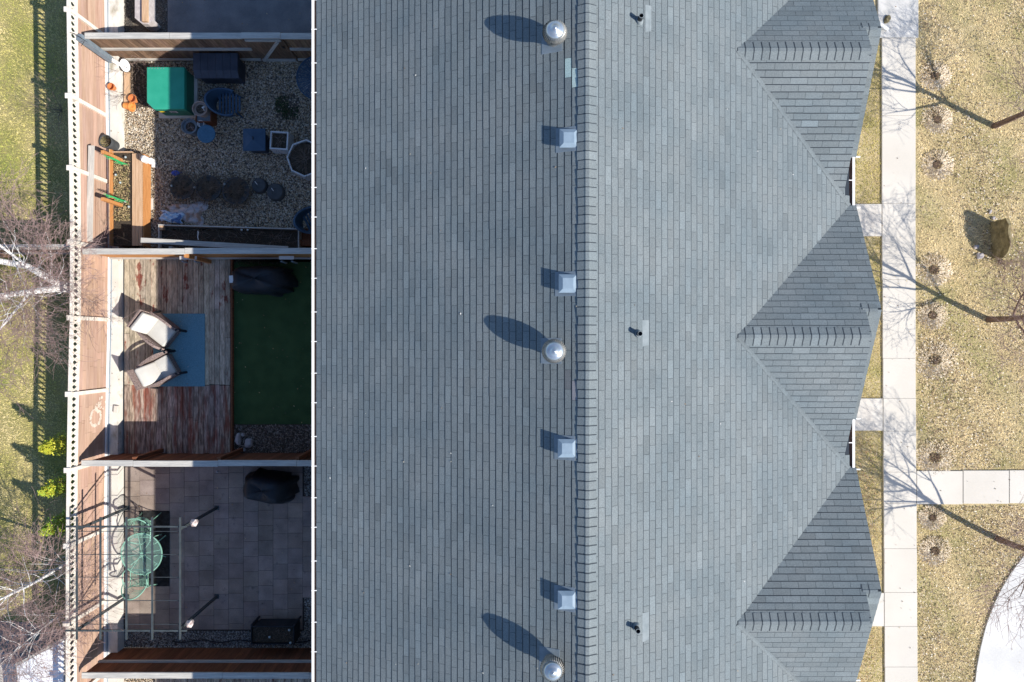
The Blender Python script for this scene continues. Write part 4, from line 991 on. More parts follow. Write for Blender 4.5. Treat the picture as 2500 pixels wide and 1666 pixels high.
# barrel shaped garden chair with slatted seat
def tub_chair(px, py, label, rz, m='navy_resin', rx=.40, ry=.34):
    c = at(px, py, .45); t = thing('tub_chair', label, 'chair', (c.x, c.y, 0), 'dark plastic tub chairs in the gravel yard')
    T = Matrix.Translation((c.x, c.y, 0)) @ Matrix.Rotation(rz, 4, 'Z')
    b = MB(T); N = 26; ring = []
    for k in range(N+1):
        a = PI*.33 + (2*PI-PI*.66)*k/N
        h = .44 + .28*(.5-.5*math.cos((k/N)*2*PI)); top = (rx*1.06*math.cos(a), ry*1.06*math.sin(a), h)
        top2 = (rx*.93*math.cos(a), ry*.93*math.sin(a), h); bot = (rx*.86*math.cos(a), ry*.86*math.sin(a), .16); mid = (rx*.80*math.cos(a), ry*.80*math.sin(a), .34)
        ring.append((bot, top, top2, mid))
    vs = [p for r_ in ring for p in r_]; fs = []
    for k in range(N):
        for i in range(3): fs.append((k*4+i, k*4+4+i, k*4+5+i, k*4+1+i))
    b.add(vs, fs); b.build('back', M[m], t, smooth=False)
    b = MB(T)
    for k in range(7):
        x = -.20 + k*.085; hw = ry*.8*math.sqrt(max(.05, 1-(x/ (rx*1.1))**2)); b.box((x, -hw, .33), (x+.05, hw, .35))
    b.build('seat', M[m], t)
    for sx, sy in ((-.22,-.17),(-.22,.17),(.25,-.22),(.25,.22)):
        b = MB(T); b.tube([(sx,sy,.33),(sx*1.2,sy*1.2,0)], [.028,.02], 6); b.build('leg', M[m], t)
tub_chair(549, 250, 'dark blue tub chair with slatted seat beside the tan flower pot', 0)
tub_chair(762, 538, 'dark tub chair half hidden under the eave near the planter end', math.radians(25))
def pot(px, py, z0, r, h, mwall, label, name='flower_pot', msoil='soil', cat='pot', group=None, taper=.78, fill=True, n=26):
    c = at(px, py, z0+h); t = thing(name, label, cat, (c.x, c.y, z0), group); g = (c.x, c.y, z0)
    b = MB(); b.lathe([(r*taper,0),(r,h*.93),(r*1.05,h*.93),(r*1.05,h),(r*.93,h),(r*.88,h*.8)], g, n); b.build('wall', M[mwall], t)
    if fill: b = MB(); b.lathe([(r*.9,h*.76),(r*.5,h*.82),(0,h*.8)], g, n); b.build('soil', M[msoil], t)
    return t
def twigs_in(t, c, n, L, m='twig_grey', seed=1, spread=.9, r=.003, flat=False):
    R = random.Random(seed); out = []
    for k in range(n):
        a = R.uniform(0,6.28); grow(out, Vector(c)+Vector((R.gauss(0,.05),R.gauss(0,.05),0)), (math.cos(a)*spread,math.sin(a)*spread,R.uniform(.05,.4) if flat else R.uniform(.3,1.2)), L*R.uniform(.5,1.2), r*1.6, 1, R, 2, (.3,.8), -.04 if flat else 0, .22, 4, r)
    b = MB()
    for pts, rs, lev in out: b.tube(pts, rs, 3, cap=False)
    return b.build('dead_stems', M[m], t)
# square timber planter under the tan pot
c = at(496,279,.38); t = thing('timber_planter', 'square brown timber planter under the tan rimmed pot', 'planter', (c.x, c.y, 0))
b = MB()
for dx, dy, lx, ly in ((-.19,0,.02,.40),(.19,0,.02,.40),(0,-.19,.36,.02),(0,.19,.36,.02)): b.cbox((c.x+dx,c.y+dy,.19),(lx,ly,.38))
b.build('side_boards', M['div_red'], t); b = MB(); b.cbox((c.x,c.y,.33),(.36,.36,.02)); b.build('soil', M['pot_grey'], t)
t = pot(487,265,.345,.185,.28,'pot_tan','round tan rimmed pot with dry stems beside the green box'); twigs_in(t, WL[t.name]+Vector((0,0,.22)), 7, .2, seed=2, flat=True)
b = MB(); g = WL[t.name]; b.cbox((g.x+.09,g.y+.04,.60),(.09,.04,.03),.5,.01); b.cbox((g.x+.10,g.y-.02,.60),(.03,.08,.03),.3,.01); b.build('bird_ornament', M['pot_white'], t)
t = pot(461,308,0,.195,.40,'pot_grey','grey round pot of dead stems below the green box'); twigs_in(t, WL[t.name]+Vector((0,0,.34)), 8, .2, 'twig_brown', 3, flat=True)
pot(489,302,0,.085,.36,'white_plastic','small pale bucket beside the blue stool', 'bucket', 'pot_grey', 'bucket', n=18)
c = at(503,327,.45); t = thing('stool', 'round blue metal stool on thin splayed legs', 'stool', (c.x,c.y,0))
b = MB(); b.lathe([(0,.42),(.22,.42),(.235,.432),(.235,.445),(.20,.452),(0,.446)], (c.x,c.y,0), 32); b.build('seat', M['blue_metal'], t, smooth=False)
for k in range(4):
    a = k*PI/2+.5; b = MB(); b.tube([(c.x+.15*math.cos(a),c.y+.15*math.sin(a),.42),(c.x+.25*math.cos(a),c.y+.25*math.sin(a),0)], .012, 6); b.build('leg', M['black_metal'], t)
# square fire bowl with pyramid lid
c = at(620,341,.5); t = thing('fire_pit', 'square dark fire pit under a low pyramid lid', 'fire pit', (c.x,c.y,0))
b = MB(); hw = .285; b.add([(c.x-hw,c.y-hw,.46),(c.x+hw,c.y-hw,.46),(c.x+hw,c.y+hw,.46),(c.x-hw,c.y+hw,.46),(c.x-hw,c.y-hw,.49),(c.x+hw,c.y-hw,.49),(c.x+hw,c.y+hw,.49),(c.x-hw,c.y+hw,.49),
      (c.x-hw*.82,c.y-hw*.82,.50),(c.x+hw*.82,c.y-hw*.82,.50),(c.x+hw*.82,c.y+hw*.82,.50),(c.x-hw*.82,c.y+hw*.82,.50),(c.x,c.y,.56)],
      [(0,3,2,1),(0,1,5,4),(1,2,6,5),(2,3,7,6),(3,0,4,7),(4,5,9,8),(5,6,10,9),(6,7,11,10),(7,4,8,11),(8,9,12),(9,10,12),(10,11,12),(11,8,12)]); b.build('lid', M['navy_resin'], t)
b = MB(); b.cbox((c.x,c.y,.24),(.44,.44,.46),0,.02); b.build('base', M['dark_resin'], t)
b = MB(); b.bar((c.x,c.y-.03,.575),(c.x,c.y+.06,.575),.02,.03); b.build('handle', M['black_plastic'], t)
# white square planter
c = at(681,343,.42); t = thing('square_planter', 'white square flared planter of dead stems between fire pit and octagonal planter', 'planter', (c.x,c.y,0))
T = Matrix.Translation((c.x,c.y,0)) @ Matrix.Rotation(-.06,4,'Z')
def flared(T, a0, a1, h, m, t, n=4, th=.035):
    for k in range(n):
        b = MB(T); t0 = 2*PI*(k-.5)/n; t1 = 2*PI*(k+.5)/n; s_ = 1/math.cos(PI/n)
        P = lambda r_, a, z: (r_*s_*math.cos(a), r_*s_*math.sin(a), z)
        b.add([P(a0,t0,0),P(a0,t1,0),P(a1,t1,h),P(a1,t0,h),P(a0-th,t0,0),P(a0-th,t1,0),P(a1-th,t1,h),P(a1-th,t0,h)], [(0,1,2,3),(3,2,6,7),(7,6,5,4),(0,3,7,4),(1,5,6,2)])
        b.build('side_panel', M[m], t)
flared(T, .24, .232, .42, 'pot_white', t)
b = MB(T); b.cbox((0,0,.34),(.38,.38,.02)); b.build('soil', M['soil'], t); twigs_in(t, (c.x,c.y,.37), 16, .22, 'twig_grey', 5, flat=True)
c = at(745,386,.42); t = thing('octagonal_planter', 'large octagonal white planter of matted dead grass partly under the gutter', 'planter', (c.x,c.y,0))
T = Matrix.Translation((c.x,c.y,0)) @ Matrix.Rotation(.35,4,'Z'); flared(T, .46, .45, .42, 'pot_white', t, 8)
b = MB(T); b.lathe([(.42,.36),(.2,.39),(0,.38)], (0,0,0), 8); b.build('soil', M['soil'], t); twigs_in(t, (c.x,c.y,.40), 34, .42, 'twig_grey', 6, flat=True)
# round mesh table under the eave
c = at(778,190,.72); t = thing('mesh_table', 'round dark metal table with perforated top just showing under the gutter', 'table', (c.x,c.y,0))
b = MB(); rings = [.03+.03*k for k in range(18)]
for r_ in rings: b.lathe([(r_-.011,.715),(r_+.007,.715),(r_+.007,.721),(r_-.011,.721)], (c.x,c.y,0), 48, cap=False)
for k in range(48): a = 2*PI*k/48; b.bar((c.x+.03*math.cos(a),c.y+.03*math.sin(a),.72),(c.x+.55*math.cos(a),c.y+.55*math.sin(a),.72),.012 if k % 2 else .02,.005)
b.lathe([(.54,.70),(.57,.70),(.57,.73),(.54,.73)], (c.x,c.y,0), 48, cap=False); b.build('top', M['navy_resin'], t)
for k in range(4): a = PI/4+k*PI/2; b = MB(); b.tube([(c.x+.42*math.cos(a),c.y+.42*math.sin(a),.71),(c.x+.36*math.cos(a),c.y+.36*math.sin(a),0)], .016, 6); b.build('leg', M['black_metal'], t)
# five dead pots in a row
five = [(444,457,.30,.24,'leftmost dark pot packed with dead stems below the blue scoop'),(508,459,.32,.26,'second dark pot with a wide rim, between two stem filled pots'),(575,466,.34,.24,'biggest of the five dark pots in the gravel row')]
for i, (x, y, r, h, l) in enumerate(five):
    t = pot(x, y, 0, r, h, 'pot_dark', l, group='dark pots lined up in the gravel'); twigs_in(t, WL[t.name]+Vector((0,0,h*.9)), 120, .36, 'twig_dark', 30+i, flat=True, r=.004)
for x, y, r, l in ((631,452,.21,'grey saucer like pot fourth in the row of dark pots'),(671,468,.24,'brown topped low pot at the right end of the row')):
    c = at(x, y, .16); t = thing('upturned_pot', l, 'pot', (c.x,c.y,0), 'dark pots lined up in the gravel')
    b = MB(); b.lathe([(r,0),(r*.9,.14),(r*.8,.165),(r*.35,.17),(r*.3,.15),(0,.15)], (c.x,c.y,0), 26); b.build('shell', M['pot_dark'], t)
    b = MB(); b.cbox((c.x-.06,c.y+.05,.172),(.10,.015,.008),-.9); b.build('tag', M['label_white'], t)
b = MB(); c = at(430,424,.12); b.lathe([(.05,-.06),(.09,0),(.10,.05),(.06,.06),(.0,.04)], c, 14, 1.1, .7); b.tube([c+Vector((.08,0,.03)),c+Vector((.16,.02,.05))], .014, 8)
tag(b.build('scoop', M['blue_plastic'], loc=c), 'bright blue plastic scoop above the leftmost dark pot', 'scoop')
# glass solar light balls
def ball(px, py, z, r, label, grp):
    c = at(px, py, z); t = thing('solar_light', label, 'light', c, grp)
    b = MB(); b.lathe([(0,-r),(r*.5,-r*.86),(r*.86,-r*.5),(r,0),(r*.86,r*.5),(r*.5,r*.86),(0,r)], c, 14); b.build('globe', M['solar'], t, smooth=True)
    b = MB(); b.tube([c-Vector((0,0,r)), c-Vector((0,0,r+.14))], .006, 5); b.build('stake', M['black_metal'], t)
for x, y, z, l in ((419,454,.30,'at the left rim of the leftmost dark pot'),(475,458,.30,'between the first and second dark pots'),(548,450,.30,'between the second and third dark pots'),
                   (590,562,.42,'left one of the pair in the long planter'),(605,562,.42,'right one of the pair in the long planter'),
                   (282,427,.42,'by the inner board of the bench planter'),(293,446,.40,'white topped, in the middle straw of the bench planter'),(305,492,.40,'near the dark strip of the bench planter'),(314,505,.40,'lowest one in the bench planter'),(306,384,.42,'beside the white jars in the bench planter')):
    ball(x, y, z, .033, 'small glass solar light ball ' + l, 'solar light balls in pots and planters')
for x, y, l in ((658,1556,'near the centre of the black planter box'),(706,1539,'at the top right of the black planter box'),(709,1570,'at the bottom right of the black planter box')):
    ball(x, y, .62, .032, 'pale green solar light ball ' + l, 'solar light balls in pots and planters')
# plastic sheet and printed bag
def crumple(name, px0, py0, px1, py1, z, m, label, cat, seed, amp=.05, rz=0, corner=None):
    R = random.Random(seed); a, c_ = at(px0, py1, z), at(px1, py0, z); nx, ny = 22, 16; vs = []; ph = [R.uniform(0,6) for _ in range(8)]
    ctr = (a+c_)/2
    for j in range(ny+1):
        for i in range(nx+1):
            u, v = i/nx, j/ny; ex = .06*math.sin(7*v+ph[0])+.03*math.sin(15*v+ph[1]); ey = .06*math.sin(6*u+ph[2])+.03*math.sin(14*u+ph[3])
            x = a.x+(c_.x-a.x)*(u+ex*(1 if u < .1 or u > .9 else .3)); y = a.y+(c_.y-a.y)*(v+ey)
            if corner: y += corner*(u-.5)*(v-.5)
            q = Vector((x-ctr.x, y-ctr.y, 0)); q.rotate(Matrix.Rotation(rz, 3, 'Z'))
            zz = z + amp*(abs(math.sin(5*u+7*v+ph[4]))*.6 + abs(math.sin(11*u-6*v+ph[5]))*.4 + R.uniform(0,.12))*math.sin(PI*u)**.3*math.sin(PI*v)**.3
            vs.append((ctr.x+q.x, ctr.y+q.y, zz))
    b = MB(); b.add(vs, [(j*(nx+1)+i, j*(nx+1)+i+1, (j+1)*(nx+1)+i+1, (j+1)*(nx+1)+i) for j in range(ny) for i in range(nx)])
    return tag(b.build(name, M[m], loc=ctr), label, cat)
crumple('plastic_sheet', 412, 495, 500, 538, .035, 'bag', 'crumpled translucent plastic sheet with soil on it lying on the gravel', 'plastic sheet', 3, .06, -.2, .5)
crumple('printed_bag', 392, 517, 446, 543, .09, 'bag_print', 'white and blue printed soil bag beside the crumpled plastic sheet', 'bag', 9, .08, -.1)
# long raised planter of dead plants
t = thing('long_planter', 'long raised timber planter of dark soil and dead stems along the fence', 'planter', at(560,580,0))
zt = .42; p0, p1 = at(386,548,zt), at(730,600,zt); b = MB()
yL, yR = at(0,548,zt).y, at(0,558,zt).y
b.add([(p0.x,yL,0),(p1.x,yR,0),(p1.x,yR,zt),(p0.x,yL,zt),(p0.x,yL-.03,0),(p1.x,yR-.03,0),(p1.x,yR-.03,zt),(p0.x,yL-.03,zt)], [(1,0,3,2),(3,7,6,2),(4,5,6,7)])
b.box((p0.x,2.30,0),(p0.x+.03,yL-.032,zt)); b.box((p1.x-.03,2.30,0),(p1.x,yR-.034,zt)); b.build('side_boards', M['grey_wood'], t)
b = MB(); b.box((p0.x+.03,2.25,.02),(p1.x-.03,yR-.032,.30)); b.build('soil', M['soil'], t)
b = MB(); b.box((p0.x+.035,yL-.14,.302),(p0.x+.12,yL-.034,.424)); b.build('corner_post', M['tan_wood'], t)
R = random.Random(12); out = []
for k in range(90):
    q = Vector((R.uniform(p0.x+.1,p1.x-.1), R.uniform(2.42,yR-.1), .31)); a = R.uniform(0,6.28); grow(out, q, (math.cos(a),math.sin(a),R.uniform(.1,.5)), R.uniform(.15,.4), .005, 1, R, 2, (.3,.8), -.02, .2, 4, .003)
b = MB()
for pts, rs, lev in out: b.tube(pts, rs, 3, cap=False)
b.build('dead_stems', M['twig_grey'], t)
t = thing('trellis_beam', 'slanting weathered beam with a hanging hook above the long planter', 'beam', at(520,592,1.15))
b = MB(); a_, c_ = at(344,587,1.18), at(703,608,1.10); mid = a_.lerp(c_, .5); b.bar(a_, mid, .125, .03); b.build('beam_board', M['grey_wood'], t)
b = MB(); b.bar(mid+Vector((.004,0,.001)), c_, .125, .03); b.build('beam_board', M['grey_wood'], t)
for x in (-8.45,-6.2):
    b = MB(); b.box((x-.04,2.27,.02),(x+.04,2.34,1.12)); b.build('post', M['grey_wood'], t)
h = at(484,585,1.2); b = MB(); b.tube([h+Vector((-.02,.18,-.05)), h+Vector((.0,.2,.02)), h+Vector((.02,.16,.05)), h+Vector((0,.06,.03)), h+Vector((-.01,0,-.02))], .008, 6); b.build('hook', M['white_plastic'], t)
t = thing('small_planter', 'narrow brown timber planter at the house end of the long planter', 'planter', at(747,575,0))
b = MB(); a_, c_ = at(733,600,.35), at(790,556,.35)
for k in range(6): x = a_.x + k*.06; b.box((x,a_.y,.02),(x+.055,a_.y+.16,.35+.003*(k%2)))
b.box((a_.x,a_.y+.162,.02),(c_.x,c_.y,.24)); b.build('side_boards', M['div_red'], t)
# raised bench planter by the fence
t = thing('bench_planter', 'raised garden bed with tan bench seat and tall grey back rail', 'planter', at(300,480,0))
b = MB(); zb = .42; a_, c_ = at(322,600,zb), at(347,375,zb); w_ = (c_.x-a_.x)/3
for k in range(3): b.box((a_.x+k*w_+.003,a_.y,zb-.03),(a_.x+(k+1)*w_-.003,c_.y,zb+.002*(k%2)))
b.build('seat', M['tan_wood'], t)
b = MB(); b.box((c_.x+.005,a_.y,.05),(c_.x+.03,c_.y,.39)); b.build('front_board', M['orange_wood'], t)
xi = at(272,0,.42).x; b = MB(); b.box((xi-.02,a_.y,.05),(xi+.012,c_.y+.1,.50)); b.build('back_board', M['orange_wood'], t)
b = MB(); b.box((xi-.015,a_.y,.501),(xi+.005,c_.y+.1,.51)); b.build('back_trim', M['tan_wood'], t)
b = MB(); yt = at(0,374,.42).y; b.box((xi+.02,yt+.02,.05),(a_.x+.0,yt+.045,.42)); b.build('end_board', M['tan_wood'], t)
b = MB(); b.box((xi+.02,a_.y,.02),(a_.x-.03,yt+.015,.36)); b.build('soil', M['soil'], t)
xr = at(221,0,1.2).x; b = MB(); b.bar((xr-.03,at(0,590,1.2).y,1.2),(xr+.02,at(0,356,1.2).y,1.2),.14,.035); b.build('back_rail', M['grey_wood_v'], t)
for yy in (4.66, 3.50):
    b = MB(); b.box((-10.13,yy-.04,.05),(-10.05,yy+.04,1.18)); b.build('post', M['orange_wood'], t)
chip = chips('straw_mulch', [(277,392,316,540)], 1500, .035, [(.45,.36,.20),(.36,.27,.15),(.28,.22,.12),(.20,.18,.08)], 'loose straw and dead leaves on the bed of the bench planter', 'mulch', z=.37, thin=.22)
# green wire netting
for i, (y0_, l) in enumerate(((4.58,'green wire netting at the upper end of the bench planter'),(3.62,'green wire netting in the middle of the bench planter'))):
    t = MB(); 
    for k in range(9):
        z = .42+.085*k; t.tube([(-10.10,y0_+.05*math.sin(k*1.7),z),(-9.92,y0_-.05+.04*math.cos(k),z-.05)], .0055, 4)
    for k in range(4): x = -10.1+.06*k; t.tube([(x,y0_+.02-.02*k,.34),(x+.015,y0_-.01*k,1.15)], .0055, 4)
    tag(t.build('wire_netting', M['wire_green'], loc=(-10.0,y0_,.4)), l, 'netting', 'green netting on the bench planter')
def jug(px, py, z, s, label, m='white_plastic', name='jug', grp='white jars and jugs at the bench planter'):
    c = at(px, py, z+.2*s); t = thing(name, label, 'jug', (c.x,c.y,z), grp)
    b = MB(); b.cbox((c.x,c.y,z+.10*s),(.13*s,.15*s,.20*s),.15,.025*s); b.build('body', M[m], t)
    b = MB(); b.lathe([(.028*s,.195*s),(.028*s,.24*s),(.0,.242*s)], (c.x+.02*s,c.y,z), 12); b.build('cap', M['label_white'], t)
jug(349,387,.425,1.05,'white plastic jug on the end of the tan bench seat')
jug(365,392,.02,1.0,'white jug on the gravel touching the bench front')
jug(372,404,.02,.55,'tiny white pot beside the jug on the gravel')
jug(287,387,.29,.55,'small white jar at the upper left of the straw bed')
jug(295,392,.29,.5,'second small white jar beside the straw bed end board')
# stuff along the ledge
t = pot(257,345,ZL,.16,.42,'pot_dark','tall dark pot of dry grass on the ledge beside the bench planter', msoil='soil'); 
g = WL[t.name]; b = MB(); R = random.Random(77)
for k in range(260):
    a = R.uniform(0,6.28); rr = .13*math.sqrt(R.random()); p = g+Vector((rr*math.cos(a),rr*math.sin(a),.34)); b.col = R.choice([(.5,.42,.2),(.36,.34,.12),(.6,.5,.3)])
    b.add([p, p+Vector((.03*math.cos(a)+.01,.03*math.sin(a),.07)), p+Vector((.03*math.cos(a),.03*math.sin(a)+.012,.06))], [(0,1,2)])
b.build('dry_grass', M['straw'], t)
def clay_pot(px, py, z0, r, h, m, label, tip=None):
    c = at(px, py, z0+h); t = thing('clay_pot', label, 'pot', (c.x,c.y,z0), 'orange pots at the left edge of the gravel yard')
    T = Matrix.Translation((c.x,c.y,z0+ (r if tip else 0)))
    if tip is not None: T = T @ Matrix.Rotation(tip,4,'Z') @ Matrix.Rotation(PI/2,4,'Y') @ Matrix.Translation((0,0,-h/2))
    b = MB(T); b.lathe([(r*.68,0),(r*.92,h*.75),(r*1.08,h*.75),(r*1.08,h),(r*.92,h),(r*.8,h*.4),(0,h*.3)], (0,0,0), 20); b.build('wall', M[m], t)
clay_pot(270,211,ZL,.085,.16,'clay','small upright clay pot on the concrete ledge')
clay_pot(308,256,.03,.115,.23,'orange','glossy orange pot tipped on its side on the gravel', tip=-.2)
clay_pot(322,240,.03,.10,.18,'clay','rust coloured clay pot just above the tipped orange pot')
c = at(305,160,.30); t = thing('oval_plate', 'white oval plate with dark rim leaning on the ledge corner', 'plate', c)
T = Matrix.Translation(c) @ Matrix.Rotation(.35,4,'Z') @ Matrix.Rotation(.18,4,'X'); b = MB(T); b.lathe([(0,-.006),(.14,-.006),(.15,0),(.14,.006),(0,.008)], (0,0,0), 30, .85, 1.15); b.build('dish', M['white_plastic'], t)
b = MB(T); pts = [(.152*math.cos(a)*.85,.152*math.sin(a)*1.15,.002) for a in [2*PI*k/30 for k in range(31)]]; b.tube(pts, .008, 6, cap=False); b.build('rim', M['black_metal'], t)
b = MB(T)
for k, (x, y, l) in enumerate(((-.04,.04,.07),(.0,-.02,.09),(.02,-.06,.04))): b.cbox((x,y,.0095),(l,.007,.002),-.3)
b.build('writing', M['black_metal'], t)
b = MB(); T0 = at(262,128,ZL); g = Vector((-10.35,7.28,ZL))
b.tube([g, g+Vector((0,0,1.35)), g+Vector((-.05,.03,1.47)), g+Vector((-.14,.04,1.50)), g+Vector((-.20,.03,1.42)), g+Vector((-.16,.0,1.35))], .008, 6)
b.tube([g+Vector((0,-.03,1.2)), g+Vector((.06,-.08,1.28)), g+Vector((.02,-.16,1.3)), g+Vector((-.05,-.16,1.22))], .007, 6)
tag(b.build('plant_hook', M['black_metal'], loc=g), 'black curled plant hook standing in the top fence corner', 'hook')
g = thing('drain_pipe', 'grey and white pipe leaning down the fence corner below the hook', 'pipe', (-10.28,7.2,0))
b = MB(); b.tube([(-10.44,7.33,1.55),(-10.30,7.22,.42)], [.10,.085], 4); b.build('upper_trough', M['flash_blue'], g)
b = MB(); b.tube([(-10.28,7.22,.50),(-10.08,7.13,.10)], .05, 12); b.build('lower_pipe', M['white_metal'], g)
b = MB(); p, q = at(355,512,.03), at(373,484,.05); b.cbox(((p.x+q.x)/2,(p.y+q.y)/2,.025),(q.x-p.x,q.y-p.y,.05),0,.006); tag(b.build('stepping_stone', M['concrete_warm'], loc=((p.x+q.x)/2,(p.y+q.y)/2,0)), 'tan square paver on the gravel beside the bench front', 'paver')
b = MB(); p, q = at(302,262,.12), at(314,175,.12); b.box((p.x,p.y,0),(q.x,q.y,.12)); tag(b.build('edging_timber', M['tan_wood'], loc=(p.x,p.y,0)), 'short tan edging timber beside the ledge and the rose canes', 'timber')
b = MB(); p = at(282,1000,ZL+.06); b.cbox((p.x,p.y,ZL+.03),(.11,.19,.06),-.08,.008); tag(b.build('brick', M['concrete_warm'], loc=(p.x,p.y,ZL)), 'single tan brick lying on the concrete ledge beside the deck', 'brick')
# ------------------------------------------------------------------ deck yard
ZD = .155
c = at(437,855,ZD); b = MB(); p, q = at(375,944,ZD+.008), at(499,766,ZD+.008); b.cbox(((p.x+q.x)/2,(p.y+q.y)/2,ZD+.004),(q.x-p.x+.02,q.y-p.y,.010),.0,.003)
tag(b.build('rug', M['rug_blue'], loc=((p.x+q.x)/2,(p.y+q.y)/2,ZD)), 'blue woven outdoor rug under two cushioned wicker chairs', 'rug')
def lounge_chair(name_label, seed_cushion=True):
    """front faces +X; origin on the floor under the seat centre"""
    t = thing('wicker_chair', name_label, 'chair', (0,0,0), 'wicker lounge chairs on the deck')
    for s in (-1, 1):
        b = MB(); y = s*.345; w_ = .07; N = 9; top = []
        for k in range(N+1):
            u = k/N; x = -.40 + .90*u; z = .60 + .06*math.sin(u*PI*.9) - (.0 if u < .82 else (u-.82)*1.0); yy = y + s*(.0+.045*math.sin(u*PI)) - s*.03*(1-u)
            top.append((x, yy, z))
        for a, e in zip(top, top[1:]): 
            b.add([(a[0],a[1]-w_/2,a[2]),(e[0],e[1]-w_/2,e[2]),(e[0],e[1]+w_/2,e[2]),(a[0],a[1]+w_/2,a[2]),(a[0],a[1]-w_/2,a[2]-.035),(e[0],e[1]-w_/2,e[2]-.035),(e[0],e[1]+w_/2,e[2]-.035),(a[0],a[1]+w_/2,a[2]-.035)],
                  [(0,1,2,3),(4,7,6,5),(0,4,5,1),(3,2,6,7)])
        b.add([(-.40,y-w_/2,.57),(-.40,y+w_/2,.57),(-.40,y+w_/2,.60),(-.40,y-w_/2,.60)], [(0,1,2,3)])
        b.build('armrest', M['wicker'], t)
        b = MB(); b.box((-.34,y-.015,.12),(.40,y+.015,.56)); b.build('side_panel', M['wicker'], t)
        b = MB(); b.bar((.44,y+s*.01,.52),(.52,y+s*.015,0),.05,.06,up=(0,1,0)); b.build('leg', M['black_cover'], t)
        b = MB(); b.bar((-.36,y,.5),(-.46,y+s*.01,0),.045,.05,up=(0,1,0)); b.build('leg', M['black_cover'], t)
    b = MB(); b.box((-.36,-.315,.20),(.43,.315,.285)); b.box((.40,-.315,.08),(.43,.315,.19)); b.build('seat_frame', M['wicker'], t)
    b = MB(); b.add([(-.30,-.31,.28),(-.30,.31,.28),(-.52,.31,.90),(-.52,-.31,.90),(-.34,-.31,.26),(-.34,.31,.26),(-.56,.31,.89),(-.56,-.31,.89)], [(0,1,2,3),(7,6,5,4),(3,2,6,7),(0,3,7,4),(1,5,6,2)]); b.build('backrest', M['wicker'], t)
    b = MB(); b.cbox((.09,0,.36),(.68,.60,.14)); o = b.build('seat_cushion', M['cushion'], t, smooth=True); bevel(o, .045, 5)
    return t
def back_cushion(t, flop):
    b = MB()
    if not flop: T = Matrix.Translation((-.30,0,.67)) @ Matrix.Rotation(math.radians(-22),4,'Y'); b.T = T; b.cbox((0,0,0),(.14,.60,.56))
    else: b.T = Matrix.Translation((-.20,0,.56)) @ Matrix.Rotation(math.radians(-52),4,'Y'); b.cbox((0,0,0),(.16,.58,.60))
    o = b.build('back_cushion', M['cushion'], t, smooth=True); bevel(o, .05 if not flop else .07, 5)
ch1 = lounge_chair('wicker lounge chair with smooth pale cushions, upper one on the rug'); back_cushion(ch1, False)
ch2 = lounge_chair('wicker lounge chair with creased slumping back cushion, lower one on the rug'); back_cushion(ch2, True)
for t, px, py, rz in ((ch1,389,806,math.radians(-38)),(ch2,390,905,math.radians(29))):
    t.scale = (.88,.88,.92)
    c = at(px, py, .45); t.location = (c.x, c.y, ZD+.005); t.rotation_euler = (0,0,rz); WL[t.name] = Vector((c.x,c.y,0))
# small table between the chairs, in their shade
c = at(338,846,.35)
def cover(label, px, py, z, w_, d_, h, seed, rz=0, lobes=()):
    R = random.Random(seed); c = at(px, py, z); t = thing('covered_grill', label, 'grill', (c.x,c.y,0)); b = MB(Matrix.Translation((c.x,c.y,0)) @ Matrix.Rotation(rz,4,'Z')); n = 48; ph = [R.uniform(0,6) for _ in range(6)]
    prof = [(1.0,0,.07),(.99,.25,.06),(.96,.55*h/1.1,.05),(.93,.75*h/1.1,.03),(.86,h*.84,.012),(.72,h*.93,.01),(.55,h*.985,.008),(.30,h,.005),(0,h+.005,0)]
    vs = []; fs = []
    for k, (s_, z_, f) in enumerate(prof):
        for j in range(n):
            a = 2*PI*j/n; ca, sa = math.cos(a), math.sin(a); e = .55
            x = abs(ca)**e*(1 if ca > 0 else -1)*w_/2*s_; y = abs(sa)**e*(1 if sa > 0 else -1)*d_/2*s_
            g = 1 + f*(math.sin(9*a+ph[0])+.7*math.sin(15*a+ph[1])+.6*math.sin(5*a+ph[2]))
            zz = z_ + (.03*math.sin(3*a+ph[3]) if k > 3 else 0) + (.035*math.cos(x*7+ph[4]) if k > 4 else 0)
            for (lx, lw, lh) in lobes: zz += lh*math.exp(-((x-lx)/lw)**2)*(z_/h)
            vs.append((x*g, y*g, zz))
    for k in range(len(prof)-1):
        for j in range(n): fs.append((k*n+j, k*n+(j+1)%n, (k+1)*n+(j+1)%n, (k+1)*n+j))
    b.add(vs, fs); b.build('fabric_cover', M['black_cover'], t, smooth=True); return t
t = cover('large grill under a black fabric cover with a grey patch, on the turf', 637, 684, .5, 1.48, .72, .95, 3, 0, ((-.2,.5,.04),))
b = MB(Matrix.Translation(WL[t.name])); b.cbox((-.575,-.02,.96),(.10,.18,.01),.08); b.build('patch', M['label_white'], t)
t = cover('lumpy black covered grill standing on the pavers of the lower yard', 655, 1191, .5, 1.28, .72, .85, 11, -.12, ((.25,.3,.22),(-.3,.25,.03)))
def wall_shelf(px, py, w_, label, drop):
    c = at(px, py, 1.1); t = thing('wall_shelf', label, 'shelf', c, 'small white shelves on the deck side of the divider fence')
    b = MB(); y = 2.12; b.box((c.x-w_/2,y-.10,1.08),(c.x+w_/2,y-.015,1.10)); b.build('board', M['label_white'], t)
    for s in (-1,1):
        b = MB(); b.box((c.x+s*w_*.36-.02,y-.16,1.08-drop),(c.x+s*w_*.36+.02,y-.13,1.08)); b.build('bracket', M['pipe_blue'], t)
wall_shelf(459,622,.42,'small white shelf on the fence above the deck boards',.25); wall_shelf(699,624,.36,'small white shelf with two blue brackets above the covered grill',.4)
